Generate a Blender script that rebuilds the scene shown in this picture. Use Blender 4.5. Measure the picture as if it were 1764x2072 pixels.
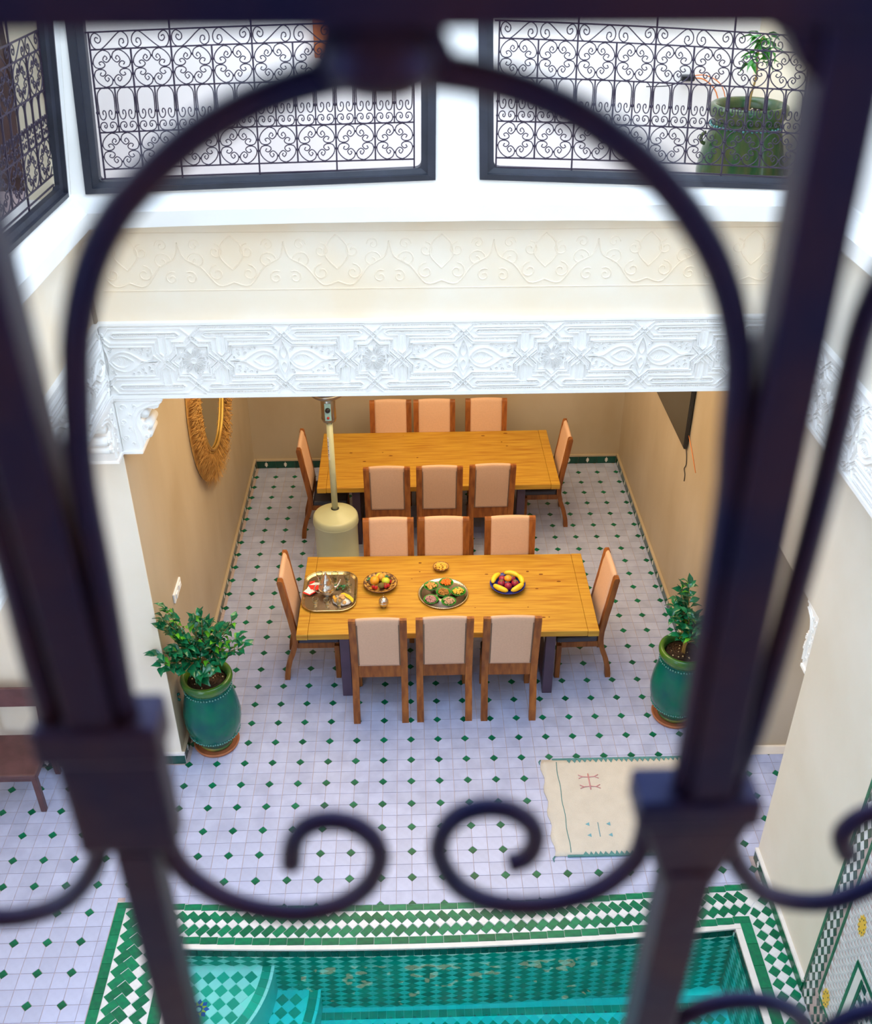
import bpy, bmesh, math, random
from mathutils import Vector, Matrix
R = random.Random(7)
PI = math.pi
sc = bpy.context.scene
for o in list(bpy.data.objects): bpy.data.objects.remove(o)
COL = sc.collection

# ------------------------------------------------------------------ camera
CP = Vector((0.05987445, -4.93897203, 6.57173105))
cd = bpy.data.cameras.new('camera'); cam = bpy.data.objects.new('camera', cd); COL.objects.link(cam)
cam.location = CP
cam.rotation_euler = (0.99266778, 0.00165065641, -0.0272002907)
cd.sensor_fit = 'HORIZONTAL'; cd.sensor_width = 36; cd.lens = 2033.48342438 / 1764 * 36
cd.clip_start = 0.05; cd.clip_end = 100
cd.dof.use_dof = True; cd.dof.focus_distance = 9.2; cd.dof.aperture_fstop = 4.0
sc.camera = cam
# ------------------------------------------------------------------ world and lights
w = bpy.data.worlds.new('sky'); sc.world = w; w.use_nodes = True
bg = w.node_tree.nodes['Background']
bg.inputs[0].default_value = (0.62, 0.79, 1.0, 1); bg.inputs[1].default_value = 4.3

def area(name, loc, rot, sx, sy, power, color):
    l = bpy.data.lights.new(name, 'AREA'); l.shape = 'RECTANGLE'; l.size = sx; l.size_y = sy
    l.energy = power; l.color = color
    o = bpy.data.objects.new(name, l); COL.objects.link(o); o.location = loc; o.rotation_euler = rot
    return o
area('alcove_fill', (0.35, 4.4, 3.66), (0, 0, 0), 3.2, 2.4, 98, (1.0, 0.76, 0.43))  # added warm fill under the alcove ceiling, no visible fixture
area('alcove_fill', (0.35, 2.4, 3.66), (0, 0, 0), 3.2, 1.2, 78, (1.0, 0.76, 0.43))  # second added fill, nearer the alcove front
area('side_gallery_area', (-3.2, -0.6, 3.84), (0, 0, 0), 1.0, 2.4, 26, (1.0, 0.84, 0.66))  # warm area lights below the side gallery ceilings, no fixture modelled
area('side_gallery_area', (3.5, -0.2, 3.84), (0, 0, 0), 0.8, 1.6, 14, (1.0, 0.84, 0.66))
area('upper_gallery_fill', (0.4, 2.35, 6.9), (0, 0, 0), 4.6, 0.8, 24, (1.0, 0.95, 0.92))  # added fill that brightens the upper gallery wall
sc.view_settings.view_transform = 'Standard'; sc.view_settings.look = 'None'
sc.view_settings.exposure = 0.0; sc.view_settings.gamma = 1.0
sc.view_settings.use_curve_mapping = False

# ------------------------------------------------------------------ materials
MATS = {}
def mat(name, col, rough=0.5, metal=0.0, var=0.0, scale=6.0, col2=None, bump=0.0, bscale=None, stretch=None,
        rnd=0.0, spec=None, coat=0.0, sss=0.0, aniso_detail=4.0, contrast=None):
    m = bpy.data.materials.new(name); m.use_nodes = True; nt = m.node_tree; N = nt.nodes; L = nt.links
    b = N['Principled BSDF']; b.inputs['Roughness'].default_value = rough; b.inputs['Metallic'].default_value = metal
    if spec is not None: b.inputs['Specular IOR Level'].default_value = spec
    if coat: b.inputs['Coat Weight'].default_value = coat; b.inputs['Coat Roughness'].default_value = 0.12
    c = tuple(col) + (1,)
    if col2 is None: c2 = tuple(min(1, x * (1 - var)) for x in col) + (1,)
    else: c2 = tuple(col2) + (1,)
    out = None
    tc = N.new('ShaderNodeTexCoord'); mp = N.new('ShaderNodeMapping'); L.new(tc.outputs['Object'], mp.inputs[0])
    if stretch: mp.inputs['Scale'].default_value = stretch
    if var > 0 or col2 is not None:
        n = N.new('ShaderNodeTexNoise'); n.inputs['Scale'].default_value = scale; n.inputs['Detail'].default_value = aniso_detail
        L.new(mp.outputs[0], n.inputs['Vector'])
        r = N.new('ShaderNodeMapRange'); lo, hi = contrast or (0.35, 0.65)
        r.inputs[1].default_value = lo; r.inputs[2].default_value = hi; L.new(n.outputs[0], r.inputs[0])
        mx = N.new('ShaderNodeMix'); mx.data_type = 'RGBA'; mx.inputs[6].default_value = c; mx.inputs[7].default_value = c2
        L.new(r.outputs[0], mx.inputs[0]); out = mx.outputs[2]
    if rnd > 0:
        oi = N.new('ShaderNodeObjectInfo'); ge = N.new('ShaderNodeNewGeometry')
        ad = N.new('ShaderNodeMath'); ad.operation = 'ADD'; L.new(oi.outputs['Random'], ad.inputs[0]); L.new(ge.outputs['Random Per Island'], ad.inputs[1])
        fr = N.new('ShaderNodeMath'); fr.operation = 'FRACT'; L.new(ad.outputs[0], fr.inputs[0])
        mr = N.new('ShaderNodeMapRange'); mr.inputs[3].default_value = 1 - rnd; mr.inputs[4].default_value = 1 + rnd * .35; L.new(fr.outputs[0], mr.inputs[0])
        hs = N.new('ShaderNodeHueSaturation'); L.new(mr.outputs[0], hs.inputs['Value'])
        if out is not None: L.new(out, hs.inputs['Color'])
        else: hs.inputs['Color'].default_value = c
        out = hs.outputs[0]
    if out is not None: L.new(out, b.inputs['Base Color'])
    else: b.inputs['Base Color'].default_value = c
    if bump > 0:
        n2 = N.new('ShaderNodeTexNoise'); n2.inputs['Scale'].default_value = bscale or scale * 3; n2.inputs['Detail'].default_value = 5
        L.new(mp.outputs[0], n2.inputs['Vector'])
        bu = N.new('ShaderNodeBump'); bu.inputs['Strength'].default_value = bump; bu.inputs['Distance'].default_value = 0.01
        L.new(n2.outputs[0], bu.inputs['Height']); L.new(bu.outputs[0], b.inputs['Normal'])
    MATS[name] = m
    return m
M = MATS
mat('white_plaster', (0.94, 0.905, 0.865), 0.7, var=0.05, scale=2.2, bump=0.12, bscale=14)
mat('cream_plaster_bounce', (0.93, 0.82, 0.68), 0.62, col2=(0.92, 0.75, 0.55), scale=1.7, bump=0.12, bscale=12)  # warm bounce light is put into this plaster colour
mat('wall_plaster', (0.80, 0.745, 0.66), 0.62, col2=(0.755, 0.69, 0.59), scale=1.7, bump=0.12, bscale=12)
mat('alcove_plaster_dimmed', (0.52, 0.425, 0.315), 0.55, col2=(0.43, 0.335, 0.225), scale=1.3, bump=0.10, bscale=9, stretch=(1, 1, .5))  # same plaster as the outer walls; the alcove's dimness is in this colour
mat('carved_plaster', (0.97, 0.94, 0.91), 0.62, var=0.03, scale=5)
mat('ceiling_plaster', (0.60, 0.52, 0.40), 0.7)
mat('pale_yellow_plaster', (0.85, 0.74, 0.54), 0.7, var=0.08, scale=2)
mat('grout', (0.55, 0.43, 0.43), 0.8, var=0.15, scale=30)
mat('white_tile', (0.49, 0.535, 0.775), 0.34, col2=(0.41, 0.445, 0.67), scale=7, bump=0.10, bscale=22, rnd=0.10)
mat('green_tile', (0.003, 0.175, 0.085), 0.3, spec=0.25, col2=(0.003, 0.115, 0.06), scale=18, bump=0.06, bscale=40, rnd=0.30)
mat('border_green', (0.003, 0.22, 0.095), 0.3, spec=0.25, col2=(0.006, 0.15, 0.085), scale=25, bump=0.06, bscale=40, rnd=0.35)
mat('dark_green_tile', (0.004, 0.075, 0.055), 0.22, var=0.2, scale=20, rnd=0.4)
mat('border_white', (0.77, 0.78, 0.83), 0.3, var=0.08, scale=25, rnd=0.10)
mat('marble_edge', (0.78, 0.76, 0.76), 0.35, var=0.08, scale=12)
mat('pool_light', (0.75, 0.95, 0.90), 0.35, rnd=0.15)
mat('pool_green', (0.010, 0.42, 0.31), 0.35, rnd=0.3)
mat('pool_white', (0.80, 0.84, 0.84), 0.35, rnd=0.1)
mat('blue_tile', (0.02, 0.08, 0.42), 0.3)
mat('yellow_tile', (0.80, 0.50, 0.03), 0.3, rnd=0.1)
mat('grey_scale_tile', (0.66, 0.68, 0.72), 0.35, var=0.1, scale=9, rnd=0.12)
mat('honey_wood', (0.53, 0.295, 0.036), 0.45, spec=0.3, col2=(0.37, 0.155, 0.015), scale=4.2, stretch=(0.6, 9, 9), bump=0.05, bscale=12, contrast=(0.40, 0.72))
mat('wood_knot', (0.17, 0.055, 0.012), 0.6, spec=0.2)
mat('walnut_wood', (0.35, 0.118, 0.026), 0.45, spec=0.3, col2=(0.20, 0.058, 0.014), scale=5, stretch=(5, 5, 1.0), bump=0.05, rnd=0.22)
mat('dark_walnut', (0.13, 0.055, 0.06), 0.45, var=0.3, scale=8, rnd=.15)
mat('pink_linen', (0.66, 0.41, 0.28), 0.85, var=0.06, scale=60, bump=0.15, bscale=260)
mat('brass_nail', (0.16, 0.11, 0.08), 0.4, metal=0.6)
mat('navy_leather', (0.035, 0.035, 0.06), 0.45, bump=0.08, bscale=60)
mat('purple_metal', (0.075, 0.045, 0.085), 0.4, var=0.2, scale=8)
mat('heater_cream', (0.58, 0.59, 0.38), 0.35, var=0.05, scale=5, coat=0.2)
mat('steel', (0.42, 0.38, 0.34), 0.28, metal=1.0)
mat('panel_blue', (0.30, 0.52, 0.56), 0.4)
mat('black_plastic', (0.012, 0.013, 0.016), 0.35)
mat('red_plastic', (0.45, 0.02, 0.02), 0.4)
mat('raffia', (0.74, 0.40, 0.11), 0.8, var=0.3, scale=20, rnd=0.35)
mat('gold_rim', (0.62, 0.38, 0.10), 0.35, metal=0.7)
mat('mirror_glass', (0.75, 0.76, 0.66), 0.04, metal=1.0)
mat('screen', (0.035, 0.033, 0.030), 0.16, spec=0.9)
mat('white_plastic', (0.88, 0.89, 0.93), 0.35)
mat('window_black', (0.024, 0.026, 0.042), 0.55, var=0.3, scale=7, bump=0.2, bscale=20)
mat('grille_iron', (0.035, 0.022, 0.045), 0.45, metal=0.3)
mat('near_iron', (0.003, 0.002, 0.009), 0.42, metal=0.0, col2=(0.020, 0.006, 0.003), scale=11, bump=0.1, bscale=60, spec=0.45)
MATS['near_iron'].node_tree.nodes['Principled BSDF'].inputs['Specular Tint'].default_value = (0.12, 0.16, 0.62, 1)
mat('pot_green', (0.003, 0.15, 0.085), 0.14, col2=(0.003, 0.085, 0.09), scale=5, bump=0.16, bscale=14, spec=0.3, contrast=(.3, .7))
mat('rope_glaze', (0.03, 0.22, 0.19), 0.07, spec=0.9, coat=0.6)
mat('pot_rim_green', (0.01, 0.10, 0.025), 0.18, col2=(0.07, 0.16, 0.012), scale=6, bump=0.1, coat=0.1)
mat('pot_ochre', (0.34, 0.24, 0.03), 0.3, col2=(0.06, 0.16, 0.05), scale=6)
mat('pot_olive', (0.008, 0.06, 0.012), 0.18, col2=(0.07, 0.075, 0.02), scale=5, spec=.4, stretch=(3, 3, .6))
mat('terracotta', (0.46, 0.16, 0.07), 0.7, var=0.2, scale=12)
mat('soil', (0.10, 0.045, 0.022), 0.95, var=0.5, scale=40, bump=0.6, bscale=60)
mat('pebble', (0.55, 0.42, 0.25), 0.7)
mat('leaf_green', (0.010, 0.20, 0.075), 0.22, col2=(0.008, 0.15, 0.07), scale=9, rnd=0.35, coat=0.25)
mat('leaf_mid', (0.04, 0.26, 0.02), 0.35, rnd=0.3)
mat('leaf_lime', (0.10, 0.42, 0.02), 0.35)
mat('stem_brown', (0.36, 0.22, 0.06), 0.7)
mat('rug_cream', (0.66, 0.61, 0.55), 0.95, var=0.07, scale=8, bump=0.5, bscale=150)
mat('rug_teal', (0.10, 0.27, 0.28), 0.9, var=0.2, scale=40)
mat('rug_pink', (0.66, 0.30, 0.32), 0.9)
mat('rug_blue', (0.16, 0.38, 0.48), 0.9)
mat('brass_tray', (0.62, 0.50, 0.30), 0.22, metal=1.0, bump=0.1, bscale=60)
mat('tray_floor', (0.34, 0.27, 0.22), 0.30, metal=1.0, bump=0.25, bscale=90)
mat('silver', (0.66, 0.62, 0.58), 0.22, metal=1.0, bump=0.15, bscale=70)
mat('glass_gold', (0.55, 0.42, 0.16), 0.3, metal=0.6)
mat('bowl_green', (0.03, 0.27, 0.03), 0.2, var=0.2, scale=9)
mat('bowl_brown', (0.10, 0.035, 0.02), 0.25)
mat('ceramic_ochre', (0.52, 0.30, 0.07), 0.3, col2=(0.10, 0.04, 0.02), scale=38, contrast=(0.47, 0.53))
mat('ceramic_blue', (0.02, 0.035, 0.30), 0.2)
mat('white_paper', (0.86, 0.86, 0.90), 0.8)
mat('red_cloth', (0.80, 0.03, 0.02), 0.8)
mat('fruit_orange', (0.85, 0.36, 0.02), 0.4, bump=0.1, bscale=90)
mat('fruit_apricot', (0.80, 0.40, 0.05), 0.5, var=0.25, scale=14)
mat('fruit_yellow', (0.86, 0.62, 0.03), 0.4, var=0.1, scale=10)
mat('fruit_lime', (0.55, 0.62, 0.04), 0.4)
mat('fruit_red', (0.55, 0.015, 0.02), 0.3, rnd=0.2)
mat('fruit_crimson', (0.42, 0.02, 0.07), 0.35, var=0.4, scale=14)
mat('fruit_kiwi', (0.16, 0.12, 0.03), 0.8)
mat('fruit_leaf', (0.10, 0.22, 0.04), 0.5)
mat('sweet_orange', (0.88, 0.20, 0.015), 0.5, rnd=0.1)
mat('nut_brown', (0.42, 0.19, 0.035), 0.6, rnd=0.35)
mat('nut_gold', (0.66, 0.36, 0.09), 0.6, rnd=0.3)
mat('nut_yellow', (0.85, 0.52, 0.07), 0.5, rnd=0.15)
mat('nut_mauve', (0.47, 0.25, 0.25), 0.6, rnd=0.2)
mat('nut_beige', (0.62, 0.40, 0.28), 0.6, rnd=0.2)
mat('biscuit', (0.66, 0.40, 0.17), 0.8, var=0.2, scale=30)
mat('orange_panel', (0.62, 0.17, 0.03), 0.5, var=0.2, scale=9)
mat('dim_interior_brown', (0.10, 0.055, 0.05), 0.5, var=0.3, scale=6)
mat('wire_orange', (0.75, 0.22, 0.05), 0.5)

def clear_glass():
    m = bpy.data.materials.new('clear_glass'); m.use_nodes = True; nt = m.node_tree; N = nt.nodes; L = nt.links
    N.remove(N['Principled BSDF']); o = N['Material Output']
    t = N.new('ShaderNodeBsdfTransparent'); t.inputs[0].default_value = (0.88, 0.90, 0.86, 1)
    g = N.new('ShaderNodeBsdfGlossy'); g.inputs['Roughness'].default_value = 0.05
    f = N.new('ShaderNodeLayerWeight'); f.inputs[0].default_value = 0.25
    mx = N.new('ShaderNodeMixShader'); L.new(f.outputs['Facing'], mx.inputs[0]); L.new(t.outputs[0], mx.inputs[1]); L.new(g.outputs[0], mx.inputs[2])
    L.new(mx.outputs[0], o.inputs['Surface']); MATS['clear_glass'] = m
clear_glass()
def water_mat():
    m = bpy.data.materials.new('pool_water'); m.use_nodes = True; nt = m.node_tree; N = nt.nodes; L = nt.links
    N.remove(N['Principled BSDF']); o = N['Material Output']
    t = N.new('ShaderNodeBsdfTransparent'); t.inputs[0].default_value = (0.93, 1, 0.99, 1)
    g = N.new('ShaderNodeBsdfGlossy'); g.inputs['Roughness'].default_value = 0.03
    f = N.new('ShaderNodeFresnel'); f.inputs[0].default_value = 1.33
    tc = N.new('ShaderNodeTexCoord'); n = N.new('ShaderNodeTexNoise'); n.inputs['Scale'].default_value = 5; n.inputs['Detail'].default_value = 2
    L.new(tc.outputs['Object'], n.inputs['Vector'])
    bu = N.new('ShaderNodeBump'); bu.inputs['Strength'].default_value = 0.25; bu.inputs['Distance'].default_value = 0.05; L.new(n.outputs[0], bu.inputs['Height'])
    L.new(bu.outputs[0], g.inputs['Normal']); L.new(bu.outputs[0], f.inputs['Normal'])
    mx = N.new('ShaderNodeMixShader'); L.new(f.outputs[0], mx.inputs[0]); L.new(t.outputs[0], mx.inputs[1]); L.new(g.outputs[0], mx.inputs[2])
    L.new(mx.outputs[0], o.inputs['Surface'])
    a = N.new('ShaderNodeVolumeAbsorption'); a.inputs[0].default_value = (0.0, 0.97, 0.97, 1); a.inputs[1].default_value = 4.0
    L.new(a.outputs[0], o.inputs['Volume']); MATS['pool_water'] = m
water_mat()

# ------------------------------------------------------------------ helpers
def tag(o, label=None, cat=None, group=None, kind=None):
    if label: o['label'] = label
    if cat: o['category'] = cat
    if group: o['group'] = group
    if kind: o['kind'] = kind
    return o
def empty(name, loc=(0, 0, 0), rz=0.0, parent=None):
    o = bpy.data.objects.new(name, None); COL.objects.link(o); o.location = loc; o.rotation_euler = (0, 0, rz)
    o.empty_display_size = 0.05
    if parent: o.parent = parent
    return o
def copy_tree(o, parent=None):
    c = o.copy(); COL.objects.link(c)
    if parent: c.parent = parent
    for ch in list(o.children): copy_tree(ch, c)
    return c

class MB:
    def __init__(s): s.v = []; s.f = []; s.sm = []
    def add(s, vs, fs, smooth=False, T=None):
        n = len(s.v)
        if T is not None: vs = [T @ Vector(v) for v in vs]
        s.v += [tuple(v) for v in vs]
        for f in fs: s.f.append(tuple(n + i for i in f)); s.sm.append(smooth)
        return s
    def box(s, x0, x1, y0, y1, z0, z1, T=None):
        v = [(x0, y0, z0), (x1, y0, z0), (x1, y1, z0), (x0, y1, z0), (x0, y0, z1), (x1, y0, z1), (x1, y1, z1), (x0, y1, z1)]
        return s.add(v, [(0, 3, 2, 1), (4, 5, 6, 7), (0, 1, 5, 4), (1, 2, 6, 5), (2, 3, 7, 6), (3, 0, 4, 7)], T=T)
    def hexa(s, b, t):       # bottom ring, top ring (same count), any positions
        n = len(b); v = list(b) + list(t)
        return s.add(v, [tuple(range(n - 1, -1, -1)), tuple(range(n, 2 * n))] + [(i, (i + 1) % n, n + (i + 1) % n, n + i) for i in range(n)])
    def prism(s, poly, z0, z1, T=None, inset=0.0):   # poly in xy
        n = len(poly); cx = sum(p[0] for p in poly) / n; cy = sum(p[1] for p in poly) / n
        def ins(p):
            d = math.hypot(p[0] - cx, p[1] - cy) or 1; k = max(0, 1 - inset / d); return (cx + (p[0] - cx) * k, cy + (p[1] - cy) * k)
        b = [(p[0], p[1], z0) for p in poly]; t = [ins(p) + (z1,) for p in poly]
        if T is not None: b = [T @ Vector(q) for q in b]; t = [T @ Vector(q) for q in t]
        return s.hexa(b, t)
    def lathe(s, prof, n=24, c=(0, 0, 0), T=None, cap=True):
        vs = []; fs = []
        for (r, z) in prof:
            for k in range(n):
                a = 2 * PI * k / n; vs.append((c[0] + r * math.cos(a), c[1] + r * math.sin(a), c[2] + z))
        for i in range(len(prof) - 1):
            for k in range(n):
                k2 = (k + 1) % n; fs.append((i * n + k, i * n + k2, (i + 1) * n + k2, (i + 1) * n + k))
        if cap: fs.append(tuple(range(n - 1, -1, -1))); fs.append(tuple((len(prof) - 1) * n + k for k in range(n)))
        return s.add(vs, fs, True, T)
    def tube(s, pts, r, n=8, up=(0, 0, 1), closed=False, smooth=True, square=False):
        P = [Vector(p) for p in pts]; m = len(P); rs = r if isinstance(r, (list, tuple)) else [r] * m
        vs = []; fs = []; prev = None
        for i in range(m):
            if closed: t = P[(i + 1) % m] - P[i - 1]
            else: t = P[min(i + 1, m - 1)] - P[max(i - 1, 0)]
            if t.length < 1e-9: t = Vector((0, 0, 1))
            t.normalize()
            if prev is None:
                u = Vector(up)
                if abs(u.dot(t)) > .95: u = Vector((1, 0, 0)) if abs(t.x) < .9 else Vector((0, 1, 0))
                a = t.cross(u).normalized()
            else:
                a = (prev - t * prev.dot(t))
                a = a.normalized() if a.length > 1e-6 else t.orthogonal().normalized()
            prev = a; b = t.cross(a)
            off = PI / 4 if square else 0
            for k in range(n):
                an = 2 * PI * k / n + off; vs.append(P[i] + (a * math.cos(an) + b * math.sin(an)) * rs[i])
        for i in range(m if closed else m - 1):
            j = (i + 1) % m
            for k in range(n):
                k2 = (k + 1) % n; fs.append((i * n + k, i * n + k2, j * n + k2, j * n + k))
        if not closed: fs.append(tuple(range(n - 1, -1, -1))); fs.append(tuple((m - 1) * n + k for k in range(n)))
        return s.add(vs, fs, smooth)
    def ball(s, c, r, n=10, m=6, sq=(1, 1, 1), T=None):
        vs = [(c[0], c[1], c[2] - r * sq[2])]; fs = []
        for i in range(1, m):
            a = PI * i / m
            for k in range(n):
                b = 2 * PI * k / n; vs.append((c[0] + r * sq[0] * math.sin(a) * math.cos(b), c[1] + r * sq[1] * math.sin(a) * math.sin(b), c[2] - r * sq[2] * math.cos(a)))
        vs.append((c[0], c[1], c[2] + r * sq[2])); e = len(vs) - 1
        for k in range(n):
            k2 = (k + 1) % n; fs.append((0, 1 + k2, 1 + k)); fs.append((e, e - n + k, e - n + k2))
            for i in range(m - 2): fs.append((1 + i * n + k, 1 + i * n + k2, 1 + (i + 1) * n + k2, 1 + (i + 1) * n + k))
        return s.add(vs, fs, True, T)
    def mesh(s, name, m, bevel=0.0, seg=1):
        me = bpy.data.meshes.new(name); me.from_pydata(s.v, [], s.f)
        me.polygons.foreach_set('use_smooth', s.sm)
        me.materials.append(M[m] if isinstance(m, str) else m)
        if bevel > 0:
            bm = bmesh.new(); bm.from_mesh(me)
            bmesh.ops.recalc_face_normals(bm, faces=bm.faces)
            es = [e for e in bm.edges if len(e.link_faces) == 2 and e.calc_face_angle(0) > 0.5]
            bmesh.ops.bevel(bm, geom=es, offset=bevel, segments=seg, affect='EDGES', profile=0.5)
            bm.to_mesh(me); bm.free()
        me.update(); return me
    def build(s, name, m, parent=None, bevel=0.0, seg=1, kind=None, loc=None):
        me = s.mesh(name, m, bevel, seg)
        o = bpy.data.objects.new(name, me); COL.objects.link(o)
        if parent: o.parent = parent
        if loc: o.location = loc
        if kind: o['kind'] = kind
        return o
def inst(name, me, parent, loc, rz=0.0, sc3=None):
    o = bpy.data.objects.new(name, me); COL.objects.link(o); o.parent = parent; o.location = loc
    if rz: o.rotation_euler = (0, 0, rz)
    if sc3: o.scale = sc3
    return o
def catmull(P, k=4):
    out = []; n = len(P)
    for i in range(n - 1):
        p0 = P[max(i - 1, 0)]; p1 = P[i]; p2 = P[i + 1]; p3 = P[min(i + 2, n - 1)]
        for j in range(k):
            t = j / k
            out.append(tuple(.5 * ((2 * b) + (-a + c) * t + (2 * a - 5 * b + 4 * c - d) * t * t + (-a + 3 * b - 3 * c + d) * t ** 3) for a, b, c, d in zip(p0, p1, p2, p3)))
    out.append(tuple(P[-1])); return out
def clip(poly, nx, ny, c):     # keep nx*x+ny*y <= c
    out = []
    for i in range(len(poly)):
        a = poly[i]; b = poly[(i + 1) % len(poly)]
        da = nx * a[0] + ny * a[1] - c; db = nx * b[0] + ny * b[1] - c
        if da <= 0: out.append(a)
        if (da < 0 < db) or (db < 0 < da):
            t = da / (da - db); out.append((a[0] + (b[0] - a[0]) * t, a[1] + (b[1] - a[1]) * t))
    return out
def parea(p): return abs(sum(p[i][0] * p[(i + 1) % len(p)][1] - p[(i + 1) % len(p)][0] * p[i][1] for i in range(len(p)))) / 2
CR = cam.rotation_euler.to_matrix().inverted()
def inview(x, y, z, mx=.47, my=.55):      # used only to decide which floor tiles are near enough to be single objects
    v = CR @ (Vector((x, y, z)) - CP); return v.z < 0 and abs(v.x / -v.z) < mx and abs(v.y / -v.z) < my
def S(o): o['kind'] = 'structure'; return o

# ================================================================== STRUCTURE
XL, XR, YB, YF = -1.97, 2.70, 6.24, 1.23
PX0, PX1, PY0, PY1 = -1.67, 2.36, -2.9, -0.60     # pool opening
bow = lambda x: 0.0165 * x * x
def slab(name, m, *boxes, bevel=0.0):
    b = MB()
    for q in boxes: b.box(*q)
    return S(b.build(name, m, bevel=bevel))
fb = MB()
for q in [(-4.2, PX0 - .02, -4.35, 6.3), (PX1 + .04, 4.3, -4.35, 6.3), (PX0 - .02, PX1 + .04, -4.35, PY0), (PX0 - .02, PX1 + .04, -0.50, 6.3)]:
    fb.box(q[0], q[1], q[2], q[3], -0.3, -0.004)
floor = S(fb.build('floor', 'grout'))
# gallery end wall + pier on the left, alcove walls, right gallery
slab('wall_left', 'alcove_plaster_dimmed', (-2.9, XL, YF + .012, 6.35, -0.2, 4.3))
slab('wall_gallery_left', 'wall_plaster', (-4.3, XL, YF, YF + .012, -0.2, 3.49), (-4.3, -2.9, YF + .012, 2.0, -.2, 4.3))
slab('wall_back', 'alcove_plaster_dimmed', (-2.6, 3.4, YB, YB + .2, -0.2, 4.3))
slab('wall_right', 'alcove_plaster_dimmed', (XR, 3.4, YF - .038, 6.35, -0.2, 3.5), (XR, 3.4, YF + .03, 6.35, 3.5, 4.3))
slab('wall_gallery_right', 'wall_plaster', (3.4, 4.5, YF - .03, 1.5, -0.2, 4.3))
slab('ceiling', 'ceiling_plaster', (XL, XR, YF + .3, YB, 3.72, 3.85))
slab('ceiling_gallery', 'cream_plaster_bounce', (-4.3, -2.25, -4.4, YF, 3.90, 4.05))
slab('ceiling_gallery', 'cream_plaster_bounce', (2.95, 4.5, -4.4, YF, 3.90, 4.05))
slab('wall_far_left', 'cream_plaster_bounce', (-4.5, -4.2, -4.4, 2.0, -0.2, 4.05))
slab('wall_far_right', 'cream_plaster_bounce', (4.3, 4.5, -4.4, 2.0, -0.2, 4.05))
# right courtyard wall with the doorway between y .1 and 1.19
rw = MB()
rw.box(2.69, 2.95, -4.4, 0.10, -0.2, 3.5)
rw.box(2.69, 2.95, 0.10, YF - .03, 2.40, 3.5)
rw.box(2.63, 2.95, -4.4, YF + .03, 4.0, 4.72)
S(rw.build('wall_courtyard_right', 'wall_plaster'))
lw = MB(); lw.box(-2.25, -1.995, -4.4, YF + .03, 4.0, 4.72)
S(lw.build('wall_courtyard_left', 'cream_plaster_bounce'))
fw = MB(); fw.box(-2.25, 2.95, YF + .03, YF + .30, 4.0, 4.72)
S(fw.build('wall_courtyard_back', 'cream_plaster_bounce'))
# hidden mass of the beams behind the carved faces
slab('trim_beam_core', 'white_plaster', (-2.2, 2.95, YF + .005, YF + .29, 3.51, 4.03), (-2.2, XL - .005, -4.4, YF, 3.51, 4.03), (2.605, 2.945, -4.4, YF, 3.51, 4.03))
# near wall under the camera's balustrade and the camera's own gallery
slab('wall_front', 'wall_plaster', (-2.25, 2.95, -4.62, -4.36, -0.2, 5.35))
slab('floor_gallery_front', 'grout', (-4.3, 4.5, -7.0, -4.62, 4.45, 4.6))
slab('wall_gallery_front', 'cream_plaster_bounce', (-4.3, 4.5, -7.1, -6.9, 4.6, 7.9))
slab('ceiling_gallery_front', 'ceiling_plaster', (-4.3, 4.5, -7.1, -4.36, 7.6, 7.75))
# upper gallery floor, outer walls, left roof slab added to dim the gallery
slab('floor_roof_gallery_upper', 'grout', (-4.3, 4.5, YF + .30, 3.2, 4.2, 4.4), (-4.3, -2.25, -4.4, YF + .3, 4.2, 4.4), (-4.3, -2.1, -4.4, 3.2, 6.9, 7.0), (2.95, 4.5, -4.4, YF + .3, 4.2, 4.4))
slab('wall_gallery_back', 'white_plaster', (-2.35, 4.5, 3.0, 3.2, 4.4, 6.9))
slab('wall_gallery_corner', 'pale_yellow_plaster', (-2.80, -2.35, 3.0, 3.2, 4.4, 6.9))
slab('wall_gallery_outer_left', 'white_plaster', (-4.3, -4.1, -4.4, 3.2, 4.4, 6.9), (-4.3, -2.80, 3.02, 3.2, 6.3, 6.9))
slab('wall_gallery_outer_right', 'pale_yellow_plaster', (2.62, 2.80, YF + .30, 3.0, 4.4, 6.9))

# L-shaped ledge (trim) under the windows
def lean(z): return -1.97 + 0.13 * (z - 4.9)
lg = MB()
prof = [(0.0, 4.70), (-0.10, 4.695), (-0.105, 4.79), (-0.02, 4.845), (0.0, 4.875), (0.12, 4.875), (0.12, 4.70)]   # (y offset, z)
def ledge_back(x0, x1, n=24):
    rows = []
    for i in range(n + 1):
        t = i / n
        rows.append(t)
    vs = []; fs = []; k = len(prof)
    for t in rows:
        for (dy, z) in prof:
            ins = max(0, -dy)
            xa = x0 + ins + (.0 if z < 4.8 else 0); xb = x1 - ins
            x = xa + (xb - xa) * t
            cz = 0.028 * (1 - ((t - .5) * 2) ** 2) - .006
            vs.append((x, YF + dy, z + cz + R.uniform(-.0015, .0015)))
    for i in range(n):
        for j in range(k):
            fs.append((i * k + j, i * k + (j + 1) % k, (i + 1) * k + (j + 1) % k, (i + 1) * k + j))
    lg.add(vs, fs, False)
ledge_back(-1.97, 2.60)
def ledge_side(xw, sgn):
    vs = []; fs = []; k = len(prof); n = 12
    for i in range(n + 1):
        t = i / n
        for (dy, z) in prof:
            ins = max(0, -dy); y0 = YF - ins; y = y0 + (-4.4 - y0) * t
            vs.append((xw - sgn * dy, y, z - .006 + .02 * min(1, t * 4)))
    for i in range(n):
        for j in range(k):
            fs.append((i * k + j, i * k + (j + 1) % k, (i + 1) * k + (j + 1) % k, (i + 1) * k + j))
    lg.add(vs, fs, False)
ledge_side(-1.97, 1); ledge_side(2.60, -1)
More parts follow.
